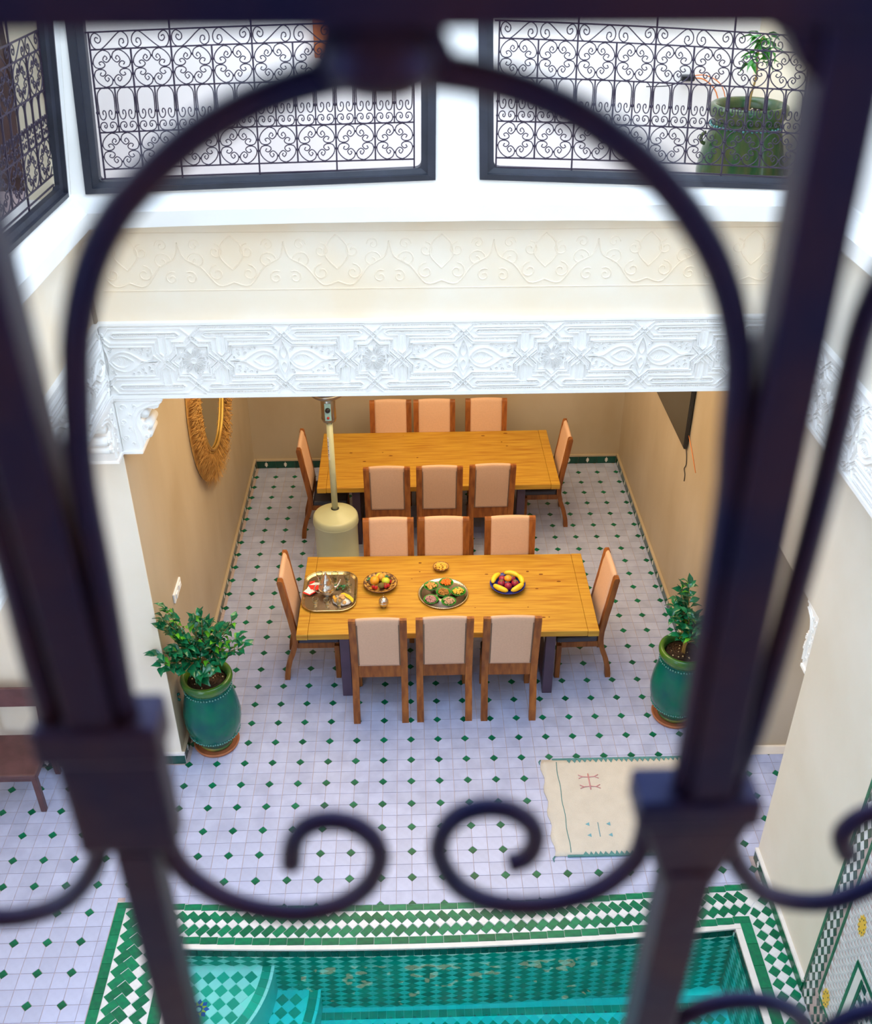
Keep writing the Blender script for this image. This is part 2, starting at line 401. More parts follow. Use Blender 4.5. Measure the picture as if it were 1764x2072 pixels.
S(lg.build('trim_ledge', 'white_plaster'))

# upper walls with window holes (slightly leaning, hand built)
ZT = 6.75
FL = dict(bl=(-1.880, 4.875), br=(0.222, 4.940), tr=(0.232, 6.15), tl=(-1.790, 6.15))
FR = dict(bl=(0.488, 4.940), br=(2.500, 4.858), tr=(2.590, 6.15), tl=(0.452, 6.15))
uw = MB()
def wq(P, y0=YF, y1=YF + .25):
    uw.hexa([(x, y0, z) for x, z in P], [(x, y1, z) for x, z in P])
wq([(lean(4.85), 4.84), FL['bl'], FL['tl'], (lean(6.15), 6.15)])
wq([FL['br'], FR['bl'], FR['tl'], FL['tr']])
wq([FR['br'], (2.62, 4.84), (2.62, 6.15), FR['tr']])
wq([(lean(4.84), 4.80), (0.2, 4.80), FL['br'], FL['bl']]); wq([(0.5, 4.80), (2.62, 4.80), FR['br'], FR['bl']])
wq([(0.2, 4.8), (.5, 4.8), FR['bl'], FL['br']])
wq([(lean(6.15), 6.15), (2.62, 6.15), (2.62, ZT), (lean(6.15), ZT)])
S(uw.build('wall_upper_back', 'white_plaster'))
ul = MB()
def lq(P, d=.22):     # P: (y,z) on the leaning left wall
    ul.hexa([(lean(z), y, z) for y, z in P], [(lean(z) - d, y, z) for y, z in P])
LW = dict(br=(1.125, 4.885), tr=(1.035, 6.15), bl=(-1.50, 4.93), tl=(-1.50, 6.15))
lq([(YF, 4.8), (YF, 6.15), LW['tr'], LW['br']]); lq([(YF, 6.15), (YF, ZT), (-4.4, ZT), (-4.4, 6.15)])
lq([(YF, 4.8), LW['br'], LW['bl'], (-1.50, 4.8)]); lq([(-1.50, 4.8), LW['bl'], LW['tl'], (-1.30, 6.15), (-4.4, 6.15), (-4.4, 4.8)])
S(ul.build('wall_upper_left', 'white_plaster'))
jm = MB(); jm.hexa([(lean(4.9) - .052, 1.07, 4.80), (lean(4.9) - .052, 1.45, 4.80), (lean(4.9) - .225, 1.45, 4.80), (lean(4.9) - .225, 1.07, 4.80)], [(lean(6.2) - .052, .985, 6.20), (lean(6.2) - .052, 1.45, 6.20), (lean(6.2) - .225, 1.45, 6.20), (lean(6.2) - .225, .985, 6.20)])
S(jm.build('trim_jamb', 'pale_yellow_plaster'))
slab('wall_upper_right', 'white_plaster', (2.62, 2.85, -4.4, YF, 4.70, ZT))

# ------------------------------------------------------------------ floor tiles (each one an object of the floor)
P2 = 0.24; T1 = 0.12; D = 0.0365; G = 0.0016
def tile_poly(cx, cy):    # quadrant tile with its diamond corner cut; cx,cy in {-1,1}: where the diamond lies
    x0, x1, y0, y1 = G, T1 - G, G, T1 - G
    P = [(x0, y0), (x1, y0), (x1, y1), (x0, y1)]
    px, py = (0 if cx < 0 else T1), (0 if cy < 0 else T1)
    # |x-px|+|y-py| >= D+G
    sx = 1 if cx < 0 else -1; sy = 1 if cy < 0 else -1
    return clip(P, -sx, -sy, -(D + G) - sx * px - sy * py)
TP = {(a, b): tile_poly(a, b) for a in (-1, 1) for b in (-1, 1)}
TM = {}
for k, P in TP.items():
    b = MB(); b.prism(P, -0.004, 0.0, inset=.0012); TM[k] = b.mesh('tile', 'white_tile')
b = MB(); b.prism([(D - G, 0), (0, D - G), (-D + G, 0), (0, -D + G)], -0.004, 0.0003, inset=.001); DM = b.mesh('diamond_tile', 'green_tile')
def blocked(x, y):
    if x > 2.70 and y > 1.2: return True
    if x < XL and y > YF - .03: return True
    if 2.69 < x < 2.95 and y < 0.1: return True
    if x > 2.66 and y < -.1 and x < 2.95: return True
    return False
whites = []; greens = []; clipped = MB(); clipg = MB()
def yedge(x): return -0.235 + bow(x)
for i in range(-18, 20):
    for j in range(-12, 27):
        cx, cy = i * P2, j * P2
        for (ox, oy, k) in ((0, 0, (-1, -1)), (-T1, 0, (1, -1)), (0, -T1, (-1, 1)), (-T1, -T1, (1, 1))):
            x0, y0 = cx + ox, cy + oy; mx, my = x0 + T1 / 2, y0 + T1 / 2
            if x0 < -4.2 or x0 > 4.2 or y0 + T1 > YB + .05: continue
            if blocked(mx, my): continue
            inpx = x0 + T1 > -2.21 and x0 < 2.69
            if inpx and y0 < yedge(mx):
                P = [(x0 + p[0], y0 + p[1]) for p in TP[k]]
                if x0 < -2.21: P = clip(P, 1, 0, -2.215)
                elif y0 + T1 > yedge(mx): P = clip(P, 0, -1, -yedge(mx) - .001)
                else: continue
                if len(P) > 2 and parea(P) > 1e-4: clipped.prism(P, -.004, 0)
                continue
            whites.append((x0, y0, k))
        if blocked(cx, cy) or cy > YB - .02: continue
        if cx < -2.21 - D or cx > 2.69 + D or cy > yedge(cx) + D: greens.append((cx, cy))
        else:
            P = [(cx + D - G, cy), (cx, cy + D - G), (cx - D + G, cy), (cx, cy - D + G)]
            if abs(cy - yedge(cx)) <= D: P = clip(P, 0, -1, -yedge(cx) - .001)
            elif abs(cx + 2.21) <= D: P = clip(P, 1, 0, -2.215)
            else: continue
            if len(P) > 2 and parea(P) > 5e-5: clipg.prism(P, -.004, .0003)
key = lambda t: (0 if inview(t[0] + .06, t[1] + .06, 0) else 1, (Vector((t[0], t[1], 0)) - CP).length)
whites.sort(key=key); greens.sort(key=key)
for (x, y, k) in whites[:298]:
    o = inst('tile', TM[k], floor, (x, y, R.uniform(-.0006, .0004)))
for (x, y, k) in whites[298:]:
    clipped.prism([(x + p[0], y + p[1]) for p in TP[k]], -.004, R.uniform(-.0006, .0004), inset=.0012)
for (x, y) in greens[:298]: inst('diamond_tile', DM, floor, (x, y, 0))
for (x, y) in greens[298:]: clipg.prism([(x + D - G, y), (x, y + D - G), (x - D + G, y), (x, y - D + G)], -.004, .0003, inset=.001)
clipped.build('white_tiles', 'white_tile', floor, kind='stuff'); clipg.build('diamond_tiles', 'green_tile', floor, kind='stuff')

# ------------------------------------------------------------------ baseboards
def baseboard(name, p0, p1, nrm, h=0.105, capm='alcove_plaster_dimmed', tw=0.12, cap=0.022, mod=2):
    p0 = Vector(p0); p1 = Vector(p1); d = (p1 - p0); Ln = d.length; d.normalize(); n = Vector(nrm)
    T = Matrix.Identity(4)
    T.col[0] = (d.x, d.y, 0, 0); T.col[1] = (n.x, n.y, 0, 0); T.col[2] = (0, 0, 1, 0); T.col[3] = (p0.x, p0.y, 0, 1)
    b = MB(); b.box(0, Ln, 0, .012, 0, h, T=T); b.box(0, Ln, 0, .026, h, h + cap, T=T)
    base = S(b.build(name, capm))
    n_ = max(1, round(Ln / tw)); t = Ln / n_
    tb = MB(); tb.box(.0015, t - .0015, .0125, .021, .003, h - .002); tme = tb.mesh('tile', 'dark_green_tile' if mod else 'green_tile')
    mb = MB()
    mp = [(-.006, .02), (.006, .02), (.010, .035), (.022, .046), (.010, .052), (.020, .066), (.006, .078), (0, .094), (-.006, .078), (-.020, .066), (-.010, .052), (-.022, .046), (-.010, .035)]
    mb.hexa([(x, .0205, z) for x, z in mp], [(x, .0235, z) for x, z in mp]); mme = mb.mesh('motif', 'marble_edge')
    ang = math.atan2(d.y, d.x); fl = 1 if (d.x * n.y - d.y * n.x) > 0 else -1
    for i in range(n_):
        o = bpy.data.objects.new('tile', tme); COL.objects.link(o); o.parent = base
        q = p0 + d * (i * t); o.location = (q.x, q.y, 0); o.rotation_euler = (0, 0, ang); o.scale = (1, fl, 1)
        if mod and i % mod == 1:
            m = bpy.data.objects.new('motif', mme); COL.objects.link(m); m.parent = base; m.location = (q.x, q.y, 0); m.rotation_euler = (0, 0, ang); m.scale = (1, fl, 1)
    return base
baseboard('baseboard_back', (XL + .03, YB, 0), (XR - .03, YB, 0), (0, -1, 0))
baseboard('baseboard_left', (XL, YF, 0), (XL, YB, 0), (1, 0, 0))
baseboard('baseboard_right', (XR, YF - .03, 0), (XR, YB, 0), (-1, 0, 0))
baseboard('baseboard_pier', (-4.2, YF, 0), (XL + .026, YF, 0), (0, -1, 0), capm='marble_edge')
slab('baseboard_gallery', 'cream_plaster_bounce', (XR, 4.3, YF - .06, YF - .038, 0, .10), bevel=.004)
baseboard('baseboard_courtyard', (2.69, .10, 0), (2.69, -.10, 0), (-1, 0, 0), capm='marble_edge')
baseboard('baseboard_pool', (2.69, -.10, 0), (2.69, -1.0, 0), (-1, 0, 0), capm='marble_edge', mod=0, tw=.15)

# ------------------------------------------------------------------ carved plaster friezes
class Relief:
    """ridges on the plane (s, z) raised along the normal"""
    def __init__(s, F): s.F = lambda a, b, h: F(a, b, h * 1.35 if h > 0 else h); s.b = MB()       # F(sx, z, h) -> world point
    def ridge(s, pts, w=.006, h=.008, closed=False):
        P = [Vector((p[0], p[1])) for p in pts]; m = len(P); vs = []; fs = []
        for i in range(m):
            if closed: t = P[(i + 1) % m] - P[i - 1]
            else: t = P[min(i + 1, m - 1)] - P[max(i - 1, 0)]
            if t.length < 1e-9: t = Vector((1, 0))
            t.normalize(); n = Vector((-t.y, t.x)); k = 1.0
            if 0 < i < m - 1 or closed:
                a = (P[i] - P[i - 1]); c = (P[(i + 1) % m] - P[i])
                if a.length > 0 and c.length > 0: k = 1 / max(.5, math.sqrt(max(0, (1 + a.normalized().dot(c.normalized())) / 2)))
            vs += [s.F(*(P[i] - n * w / 2 * k), -.001), s.F(*(P[i] - n * w * .2 * k), h), s.F(*(P[i] + n * w * .2 * k), h), s.F(*(P[i] + n * w / 2 * k), -.001)]
        for i in range(m if closed else m - 1):
            j = (i + 1) % m
            for q in range(3): fs.append((i * 4 + q, i * 4 + q + 1, j * 4 + q + 1, j * 4 + q))
        if not closed: fs += [(0, 1, 2, 3), (m * 4 - 1, m * 4 - 2, m * 4 - 3, m * 4 - 4)]
        s.b.add(vs, fs)
    def bead(s, x, z, r=.004, h=.007):
        s.b.add([s.F(x - r, z, 0), s.F(x, z - r, 0), s.F(x + r, z, 0), s.F(x, z + r, 0), s.F(x, z, h)], [(0, 1, 4), (1, 2, 4), (2, 3, 4), (3, 0, 4)])
    def rope(s, pts, w=.013):
        P = [Vector((p[0], p[1])) for p in pts]
        off = []
        for sg in (-1, 1):
            o = []
            for i in range(len(P)):
                t = (P[min(i + 1, len(P) - 1)] - P[max(i - 1, 0)]).normalized(); n = Vector((-t.y, t.x)); k = 1
                if 0 < i < len(P) - 1:
                    a = (P[i] - P[i - 1]).normalized(); c = (P[i + 1] - P[i]).normalized(); k = 1 / max(.6, math.sqrt((1 + a.dot(c)) / 2))
                o.append(P[i] + n * sg * w * k)
            s.ridge(o, .007, .010)
        for i in range(len(P) - 1):
            L = (P[i + 1] - P[i]).length; n = max(1, int(L / .0135))
            for j in range(n):
                q = P[i].lerp(P[i + 1], (j + .5) / n); s.bead(q.x, q.y, .0048, .009)
def spiral(cx, cy, r, a0, turns, n=14, dirn=1):
    return [(cx + r * (1 - .8 * t / n) * math.cos(a0 + dirn * turns * 2 * PI * t / n), cy + r * (1 - .8 * t / n) * math.sin(a0 + dirn * turns * 2 * PI * t / n)) for t in range(n + 1)]
HP = 0.595
def frieze_half(rl, X0, Z0, sx, lim):
    """one half period drawn from a star centre (X0) toward the petal centre; sx=+-1; lim=(lo,hi) keeps it on the slab"""
    def mp(pts, sy): return [(X0 + sx * x, Z0 + sy * y) for x, y in pts]
    def ok(pts): return all(lim[0] < p[0] < lim[1] for p in pts)
    def put(fn, pts, sy, **k):
        q = mp(pts, sy)
        if ok(q): fn(q, **k)
        else:
            q2 = [(min(max(p[0], lim[0] + .004), lim[1] - .004), p[1]) for p in q]
            if any(lim[0] < p[0] < lim[1] for p in q) and fn != rl.rope: fn(q2, **k)
            elif any(lim[0] < p[0] < lim[1] for p in q): rl.ridge(q2, .014, .008)
    for sy in (1, -1):
        put(rl.rope, [(0, .172), (.045, .125), (.118, .125), (.118, .065), (.185, 0)], sy)
        put(rl.rope, [(.185, 0), (.24, .06), (.24, .13), (.53, .13), (.565, .165), (.595, .20)], sy)
        put(rl.rope, [(.595, .165), (.53, .232), (.065, .232), (0, .172)], sy)
        put(rl.ridge, [(.075, .185), (.095, .203), (.50, .203), (.52, .185), (.50, .168), (.215, .168), (.215, .06), (.190, .038), (.165, .06), (.165, .168), (.095, .168)], sy, w=.009, h=.011, closed=True)
        put(rl.ridge, [(.092, .185), (.104, .194), (.492, .194), (.503, .185), (.492, .177), (.104, .177)], sy, w=.005, h=.005, closed=True)
        for k in range(30): 
            x = .115 + k * .0128; q = mp([(x, .179), (x, .192)], sy)
            if ok(q): rl.ridge(q, .004, .004)
        put(rl.ridge, [(.19, .05), (.19, .16)], sy, w=.008, h=.005)
        put(rl.ridge, [(.215, 0), (.262, .045), (.262, .105), (.54, .105), (.567, .133), (.595, .158)], sy, w=.008, h=.010)
        put(rl.ridge, catmull([(.24, .0), (.33, .004), (.37, .03), (.42, .062), (.47, .070), (.52, .050), (.553, .012), (.56, 0)], 3), sy, w=.009, h=.010)
        put(rl.ridge, catmull([(.395, .0), (.43, .026), (.47, .042), (.51, .032), (.54, .0)], 3), sy, w=.007, h=.008)
        put(rl.ridge, catmull([(.255, .0), (.28, .010), (.30, .008), (.325, 0)], 3), sy, w=.005, h=.006)
        put(rl.ridge, catmull([(.56, 0), (.563, .05), (.578, .10), (.595, .135)], 3), sy, w=.009, h=.011)
        put(rl.ridge, catmull([(.595, .095), (.578, .06), (.580, .03), (.595, .012)], 3), sy, w=.006, h=.008)
        for k in range(5): put(rl.ridge, [(.435 + k * .016, .004), (.448 + k * .016, .026)], sy, w=.0035, h=.004)
        for (cx, cy, r, a, dr) in ((.29, .075, .020, 3.6, 1), (.33, .085, .014, 0.3, -1), (.30, .042, .014, 1.2, 1), (.345, .055, .016, 4.2, -1), (.375, .082, .015, 3, 1), (.41, .088, .011, 5, -1), (.545, .075, .015, 2.4, 1), (.53, .09, .009, 0, -1), (.268, .022, .010, 0, 1)):
            put(rl.ridge, spiral(cx, cy, r, a, 1.3, 11, dr), sy, w=.0045, h=.007)
        # star outline
        o = []
        for k in range(0, 5):
            a = k * PI / 8; r = .150 if k % 2 == 0 else .113
            o.append((r * math.sin(a), r * math.cos(a)))
        put(rl.ridge, o, sy, w=.010, h=.011)
        o = [(.128 / .150 * x, .128 / .150 * y) for x, y in o]; put(rl.ridge, o, sy, w=.006, h=.008)
        for k in range(0, 5):
            a = k * PI / 8 + PI / 16 * 0; ca, sa = math.sin(a), math.cos(a)
            if (k == 0 and sx < 0) or (k == 4 and sy < 0): continue
            put(rl.ridge, [(.030 * ca, .030 * sa), (.055 * ca + .006 * sa, .055 * sa - .006 * ca), (.082 * ca, .082 * sa), (.055 * ca - .006 * sa, .055 * sa + .006 * ca)], sy, w=.005, h=.009, closed=True)
            b2 = a + PI / 16
            if k < 4:
                for rr in (.072, .092):
                    put(rl.ridge, [(rr * math.sin(b2 + dd), (rr + e) * math.cos(b2 + dd)) for dd, e in ((-.08, 0), (0, .014), (.08, 0), (0, -.01))], sy, w=.005, h=.008, closed=True)
        put(rl.ridge, [(.018 * math.sin(t * PI / 8), .018 * math.cos(t * PI / 8)) for t in range(5)], sy, w=.007, h=.010)
    return
def frieze(name, F, s0, s1, stars):
    b = MB(); z0, z1 = 3.505, 4.045; Z0 = (z0 + z1) / 2
    for (a0, a1, c0, c1, h0, h1) in ((s0, s1, z0, z1, -.03, 0), (s0, s1, z0, z0 + .026, 0, .014), (s0, s1, z1 - .016, z1, 0, .014)):
        b.hexa([F(a0, c0, h0), F(a1, c0, h0), F(a1, c1, h0), F(a0, c1, h0)], [F(a0, c0, h1), F(a1, c0, h1), F(a1, c1, h1), F(a0, c1, h1)])
    o = S(b.build(name, 'carved_plaster'))
    rl = Relief(F)
    for s in stars:
        for sx in (1, -1): frieze_half(rl, s, Z0, sx, (s0 + .01, s1 - .01))
    rl.b.build('carved_relief', 'carved_plaster', o, kind='stuff')
    return o
frieze('trim_frieze_back', lambda s, z, h: (s, YF - h, z), -1.97, 2.60, [-1.38 + 1.19 * k for k in range(4)])
frieze('trim_frieze_left', lambda s, z, h: (-1.97 + h, YF - s, z), 0.014, 5.5, [.60 + 1.19 * k for k in range(2)])
frieze('trim_frieze_right', lambda s, z, h: (2.60 - h, YF - s, z), 0.014, 5.5, [.60 + 1.19 * k for k in range(3)])
# shallow stamped arabesque on the wall above the frieze
rl = Relief(lambda s, z, h: (s, YF + .03 - h, z))
for k in range(7):
    x0 = -1.72 + k * .66
    for sg in (-1, 1):
        for (cx, cy, r, a, dr) in ((.10, 4.50, .050, PI / 2, 1), (.10, 4.36, .055, PI / 2, -1), (.22, 4.44, .060, 0, 1), (.23, 4.54, .040, PI, -1), (.27, 4.33, .045, 1, 1)):
            P = spiral(cx, cy, r, a, 1.25, 16, dr)
            rl.ridge([(x0 + sg * p[0], p[1]) for p in P], .009, .0035)
        rl.ridge([(x0 + sg * p[0], p[1]) for p in catmull([(0, 4.60), (.06, 4.54), (.07, 4.46), (.0, 4.38)], 4)], .010, .004)
        rl.ridge([(x0 + sg * p[0], p[1]) for p in catmull([(0, 4.30), (.10, 4.28), (.20, 4.40), (.30, 4.46), (.33, 4.56)], 4)], .010, .004)
rl.ridge([(-1.9, 4.62), (2.5, 4.62)], .006, .003); rl.ridge([(-1.9, 4.25), (2.5, 4.25)], .006, .003)
wb = [o for o in COL.objects if o.name == 'wall_courtyard_back'][0]
rl.b.build('stamped_relief', 'cream_plaster_bounce', wb, kind='stuff')

# ------------------------------------------------------------------ corbels
def corbel(label, T, w=.20, H=.42, L=.33, door=False, grp='carved corbels under the frieze'):
    """local: x out from the pier along the beam, z down from 0, y thickness"""
    e = empty('corbel'); e.matrix_world = T
    tag(e, label, 'corbel', grp)
    pr = [(0, 0), (L, 0), (L, -.035), (L - .02, -.05), (L - .03, -.075), (L - .06, -.085), (L - .10, -.075), (L - .13, -.09), (L - .155, -.12), (L - .165, -.16), (L - .15, -.19),
          (L - .125, -.20), (L - .115, -.225), (L - .13, -.25), (L - .11, -.275), (L - .12, -.30), (L - .15, -.33), (L - .17, -.37), (L - .19, -.41), (0, -.41)]
    b = MB(); b.hexa([(x, -w / 2, z) for x, z in pr], [(x, w / 2, z) for x, z in pr])
    body = b.build('bracket', 'carved_plaster', e)
    for (lx, lz, lr) in ((L - .135, -.125, .034), (L - .120, -.215, .032), (L - .130, -.285, .028)):
        b = MB(); b.tube([(lx, -w / 2 + .012 + .001 * 0, lz), (lx, w / 2 - .012, lz)], lr, 16, up=(0, 0, 1)); b.build('scallop', 'carved_plaster', e)
    b = MB(); b.box(-.0, L - .185, -w / 2 - .012, w / 2 + .012, -.43, -.405); b.build('base_moulding', 'carved_plaster', e, bevel=.003)
    b = MB(); b.box(0, L + .01, -w / 2 - .01, w / 2 + .01, -.02, 0.0)
    b.build('moulding', 'carved_plaster', e, bevel=.003)
    for sg in (-1, 1):
        rl = Relief(lambda s, z, h, sg=sg: (s, sg * (w / 2 + h), z))
        rl.ridge(catmull([(L - .02, -.045), (L - .09, -.06), (L - .15, -.09), (L - .19, -.15), (L - .19, -.22), (L - .17, -.28), (L - .18, -.38)], 4), .012, .008)
        rl.ridge(catmull([(L - .03, -.03), (L - .11, -.042), (L - .18, -.08), (L - .215, -.15), (L - .215, -.24), (L - .205, -.39)], 4), .007, .006)
        rl.ridge([(.015, -.03), (.015, -.395)], .008, .006)
        for (cx, cz, r, a) in ((.06, -.07, .028, 0), (.10, -.13, .022, 2), (.05, -.18, .026, 4), (.09, -.24, .022, 1), (.05, -.30, .026, 3), (.09, -.35, .018, 5), (.14, -.06, .018, 2), (L - .14, -.22, .022, 1), (L - .14, -.30, .018, 1)):
            rl.ridge(spiral(cx, cz, r, a, 1.4, 11), .005, .006)
        rl.b.build('carved_relief', 'carved_plaster', body, kind='stuff')
    return e
TR = lambda x, y, z, rz: Matrix.Translation((x, y, z)) @ Matrix.Rotation(rz, 4, 'Z')
corbel('white carved corbel projecting right from the left pier under the back frieze', TR(XL, YF + .10, 3.505, 0))
corbel('white carved corbel at the left pier projecting toward the pool under the left frieze', TR(XL - .10, YF, 3.505, -PI / 2))
corbel('white carved corbel at the right end of the back frieze, behind the dark iron post', TR(XR, YF + .10, 3.505, PI))
dc = corbel('white carved corbel hanging in the doorway at the edge of the right hand wall', TR(2.79, .10, 2.40, PI / 2), w=.18); dc.scale = (.62, 1, 1.12)

# ================================================================== POOL
pool = tag(empty('pool', (0, 0, 0)), 'small tiled plunge pool with teal water and green and white mosaic border', 'pool')
def basin():
    b = MB(); d = -1.0; t = .12
    b.box(PX0 - t, PX0, PY0 - t, PY1 + .2, d, -.06); b.box(PX1, PX1 + t, PY0 - t, PY1 + .2, d, -.06)
    n = 16
    for i in range(n):
        x0 = PX0 + (PX1 - PX0) * i / n; x1 = PX0 + (PX1 - PX0) * (i + 1) / n
        b.hexa([(x0, PY1 + bow(x0), d), (x1, PY1 + bow(x1), d), (x1, PY1 + .25, d), (x0, PY1 + .25, d)], [(x0, PY1 + bow(x0), -.05), (x1, PY1 + bow(x1), -.05), (x1, PY1 + .25, -.05), (x0, PY1 + .25, -.05)])
    b.box(PX0, PX1, PY0 - t, PY0, d, -.06); b.box(PX0, PX1, PY0, PY1 + .02, d, -.74)
    return b
basin().build('basin', 'pool_light', pool)
# wall mosaic: columns of diamonds on the three visible walls
def wall_diamonds(F, L, z0, z1, w=.118, h=.058):
    g = MB(); nu = int(L / w); w = L / nu; nv = int((z1 - z0) / h)
    for i in range(nu + 1):
        for j in range(nv):
            for (du, dv) in ((0, 0), (.5, .5)):
                u = (i + du) * w; z = z1 - (j + .5 + dv) * h
                if z - h / 2 < z0: continue
                if du: continue
                a = w * .5; c = h * .56
                g.hexa([F(u - a, z, 0), F(u, z - c, 0), F(u + a, z, 0), F(u, z + c, 0)], [F(u - a * .97, z, .003), F(u, z - c * .97, .003), F(u + a * .97, z, .003), F(u, z + c * .97, .003)])
    return g
g = wall_diamonds(lambda u, z, h: (PX0 + u, PY1 + bow(PX0 + u) - h, z), PX1 - PX0, -.74, -.085)
g2 = wall_diamonds(lambda u, z, h: (PX1 - h, PY1 - u + .08, z), 2.2, -.74, -.085)
g3 = wall_diamonds(lambda u, z, h: (PX0 + h, PY1 - u + .04, z), 2.2, -.74, -.085)
g.v += []; n0 = len(g.v); g.v += g2.v; g.f += [tuple(n0 + i for i in f) for f in g2.f]; g.sm += g2.sm
n0 = len(g.v); g.v += g3.v; g.f += [tuple(n0 + i for i in f) for f in g3.f]; g.sm += g3.sm
g.build('wall_mosaic', 'pool_green', pool, kind='stuff')
# dark upper row of tiles on the pool wall
dm = MB(); dm.box(.001, .059, -.007, .004, -.078, -.016); dme = dm.mesh('rim_tile', 'dark_green_tile')
nx = int((PX1 - PX0) / .06)
for i in range(nx):
    x = PX0 + i * .06; inst('rim_tile', dme, pool, (x, PY1 + bow(x + .03), 0), rz=math.atan(.033 * (x + .03)))
for i in range(14):
    inst('rim_tile', dme, pool, (PX1, PY1 + .07 - i * .06, 0), rz=-PI / 2)
# pool floor: cyan strip, green strip, checker
fl = MB(); fg = MB(); zf = -.74
def fbox(b, x0, x1, y0, y1, z=zf, h=.003): b.box(x0 + .001, x1 - .001, y0 + .001, y1 - .001, z, z + h)
for i in range(60):
    x = PX0 + .02 + i * .0655
    if x + .065 < PX1: fbox(fl, x, x + .065, PY1 - .03, PY1 + .03)
    if x + .065 < PX1: fbox(fg, x, x + .065, PY1 - .09, PY1 - .03)
for i in range(45):
    for j in range(24):
        cx = PX0 + .1 + i * .09; cy = PY1 - .165 - j * .09
        if cx > PX1 - .05: continue
        for (b_, ox) in ((fg, 0), (fl, .045)):
            oy = 0 if b_ is fg else .045
            s = .043; b_.prism([(cx + ox + s, cy + oy), (cx + ox, cy + oy + s), (cx + ox - s, cy + oy), (cx + ox, cy + oy - s)], zf, zf + .003)
            if b_ is fl: b_.prism([(cx + s, cy + 0 + .045), (cx, cy + s + .045 - .09), (cx, cy), (cx, cy)], zf, zf + .001) if False else None
fl.build('floor_mosaic_pale', 'pool_white', pool, kind='stuff'); fg.build('floor_mosaic_green', 'pool_green', pool, kind='stuff')
# two quarter-round steps in the far left corner
def step(rad, ztop, zbot, nm):
    y1 = PY1 + .035
    P = [(PX0, y1)] + [(PX0 + rad * math.cos(-t * PI / 24), y1 + 1.15 * rad * math.sin(-t * PI / 24)) for t in range(13)]
    b = MB(); b.hexa([(x, y, zbot) for x, y in P], [(x, y, ztop) for x, y in P]); st = b.build(nm, 'pool_light', pool)
    gg = MB(); ww = MB(); s = .050
    for i in range(-1, 24):
        for j in range(-1, 28):
            for q in (0,):
                cx = PX0 + i * 2 * s; cy = y1 - j * 2 * s
                for (b_, ox) in ((gg, 0), (ww, s)):
                    c = (cx + ox, cy - ox)
                    rr = math.hypot(c[0] - PX0, (c[1] - y1) / 1.15)
                    if rr > rad - .10 or c[0] < PX0 + .02 or c[1] > y1 - .01: continue
                    k = s * .94; b_.prism([(c[0] + k, c[1]), (c[0], c[1] + k), (c[0] - k, c[1]), (c[0], c[1] - k)], ztop, ztop + .003)
    for (r0, r1, b_) in ((rad - .085, rad - .022, gg), (rad - .020, rad + .002, ww)):
        for t in range(18):
            a0 = -t * PI / 36; a1 = -(t + .96) * PI / 36
            q = lambda r, a: (PX0 + r * math.cos(a), y1 + 1.15 * r * math.sin(a))
            b_.prism([q(r0, a0), q(r1, a0), q(r1, a1), q(r0, a1)], ztop, ztop + .004)
    gg.build('step_mosaic_green', 'pool_green', st, kind='stuff'); ww.build('step_mosaic_pale', 'pool_white', st, kind='stuff')
    return st
s1 = step(.66, -.20, -.74, 'step'); step(.98, -.50, -.74, 'step')
sm = MB()
for k in range(8):
    a = k * PI / 4; c = (PX0 + .165, PY1 - .30)
    sm.prism([(c[0] + .02 * math.cos(a - .5), c[1] + .02 * math.sin(a - .5)), (c[0] + .055 * math.cos(a - .3), c[1] + .055 * math.sin(a - .3)), (c[0] + .075 * math.cos(a), c[1] + .075 * math.sin(a)), (c[0] + .055 * math.cos(a + .3), c[1] + .055 * math.sin(a + .3)), (c[0] + .02 * math.cos(a + .5), c[1] + .02 * math.sin(a + .5))], -.20, -.194)
sm.build('blue_star', 'blue_tile', s1)
sm = MB()
for k in range(8):
    a = k * PI / 4 + PI / 8; c = (PX0 + .165, PY1 - .30); sm.prism([(c[0] + .03 * math.cos(a - .4), c[1] + .03 * math.sin(a - .4)), (c[0] + .06 * math.cos(a), c[1] + .06 * math.sin(a)), (c[0] + .03 * math.cos(a + .4), c[1] + .03 * math.sin(a + .4))], -.20, -.192)
sm.build('yellow_star', 'yellow_tile', s1)
wt = MB()
wt.box(PX0 - .03, PX1 + .03, PY0 - .03, PY1 + .17, -.95, -.095)
wt.build('water', 'pool_water', pool)

# pool border bands, each tile its own object
bslab = MB()
def bowed_box(b, x0, x1, y0, y1, z0, z1, n=None):
    n = n or max(1, int((x1 - x0) / .25))
    for i in range(n):
        a = x0 + (x1 - x0) * i / n; c = x0 + (x1 - x0) * (i + 1) / n
        b.hexa([(a, y0 + bow(a), z0), (c, y0 + bow(c), z0), (c, y1 + bow(c), z0), (a, y1 + bow(a), z0)], [(a, y0 + bow(a), z1), (c, y0 + bow(c), z1), (c, y1 + bow(c), z1), (a, y1 + bow(a), z1)])
bowed_box(bslab, -2.21, 2.69, -.568, -.233, -.06, -.0035)
bowed_box(bslab, -2.21, PX0 - .036, PY0, -.568, -.06, -.0035)
bowed_box(bslab, PX1 + .045, 2.69, PY0, -.568, -.06, -.0035)
bslab.build('border_bed', 'border_white', pool)
ed = MB(); bowed_box(ed, PX0 - .035, PX1 + .045, -.602, -.567, -.014, .002, 40); bowed_box(ed, PX0 - .035, PX0, PY0, -.605, -.06, .002, 1); bowed_box(ed, PX1, PX1 + .045, PY0, -.605, -.06, .002, 1)
ed.build('marble_edge', 'marble_edge', pool)
bt = []      # (poly, material) in unbowed coordinates
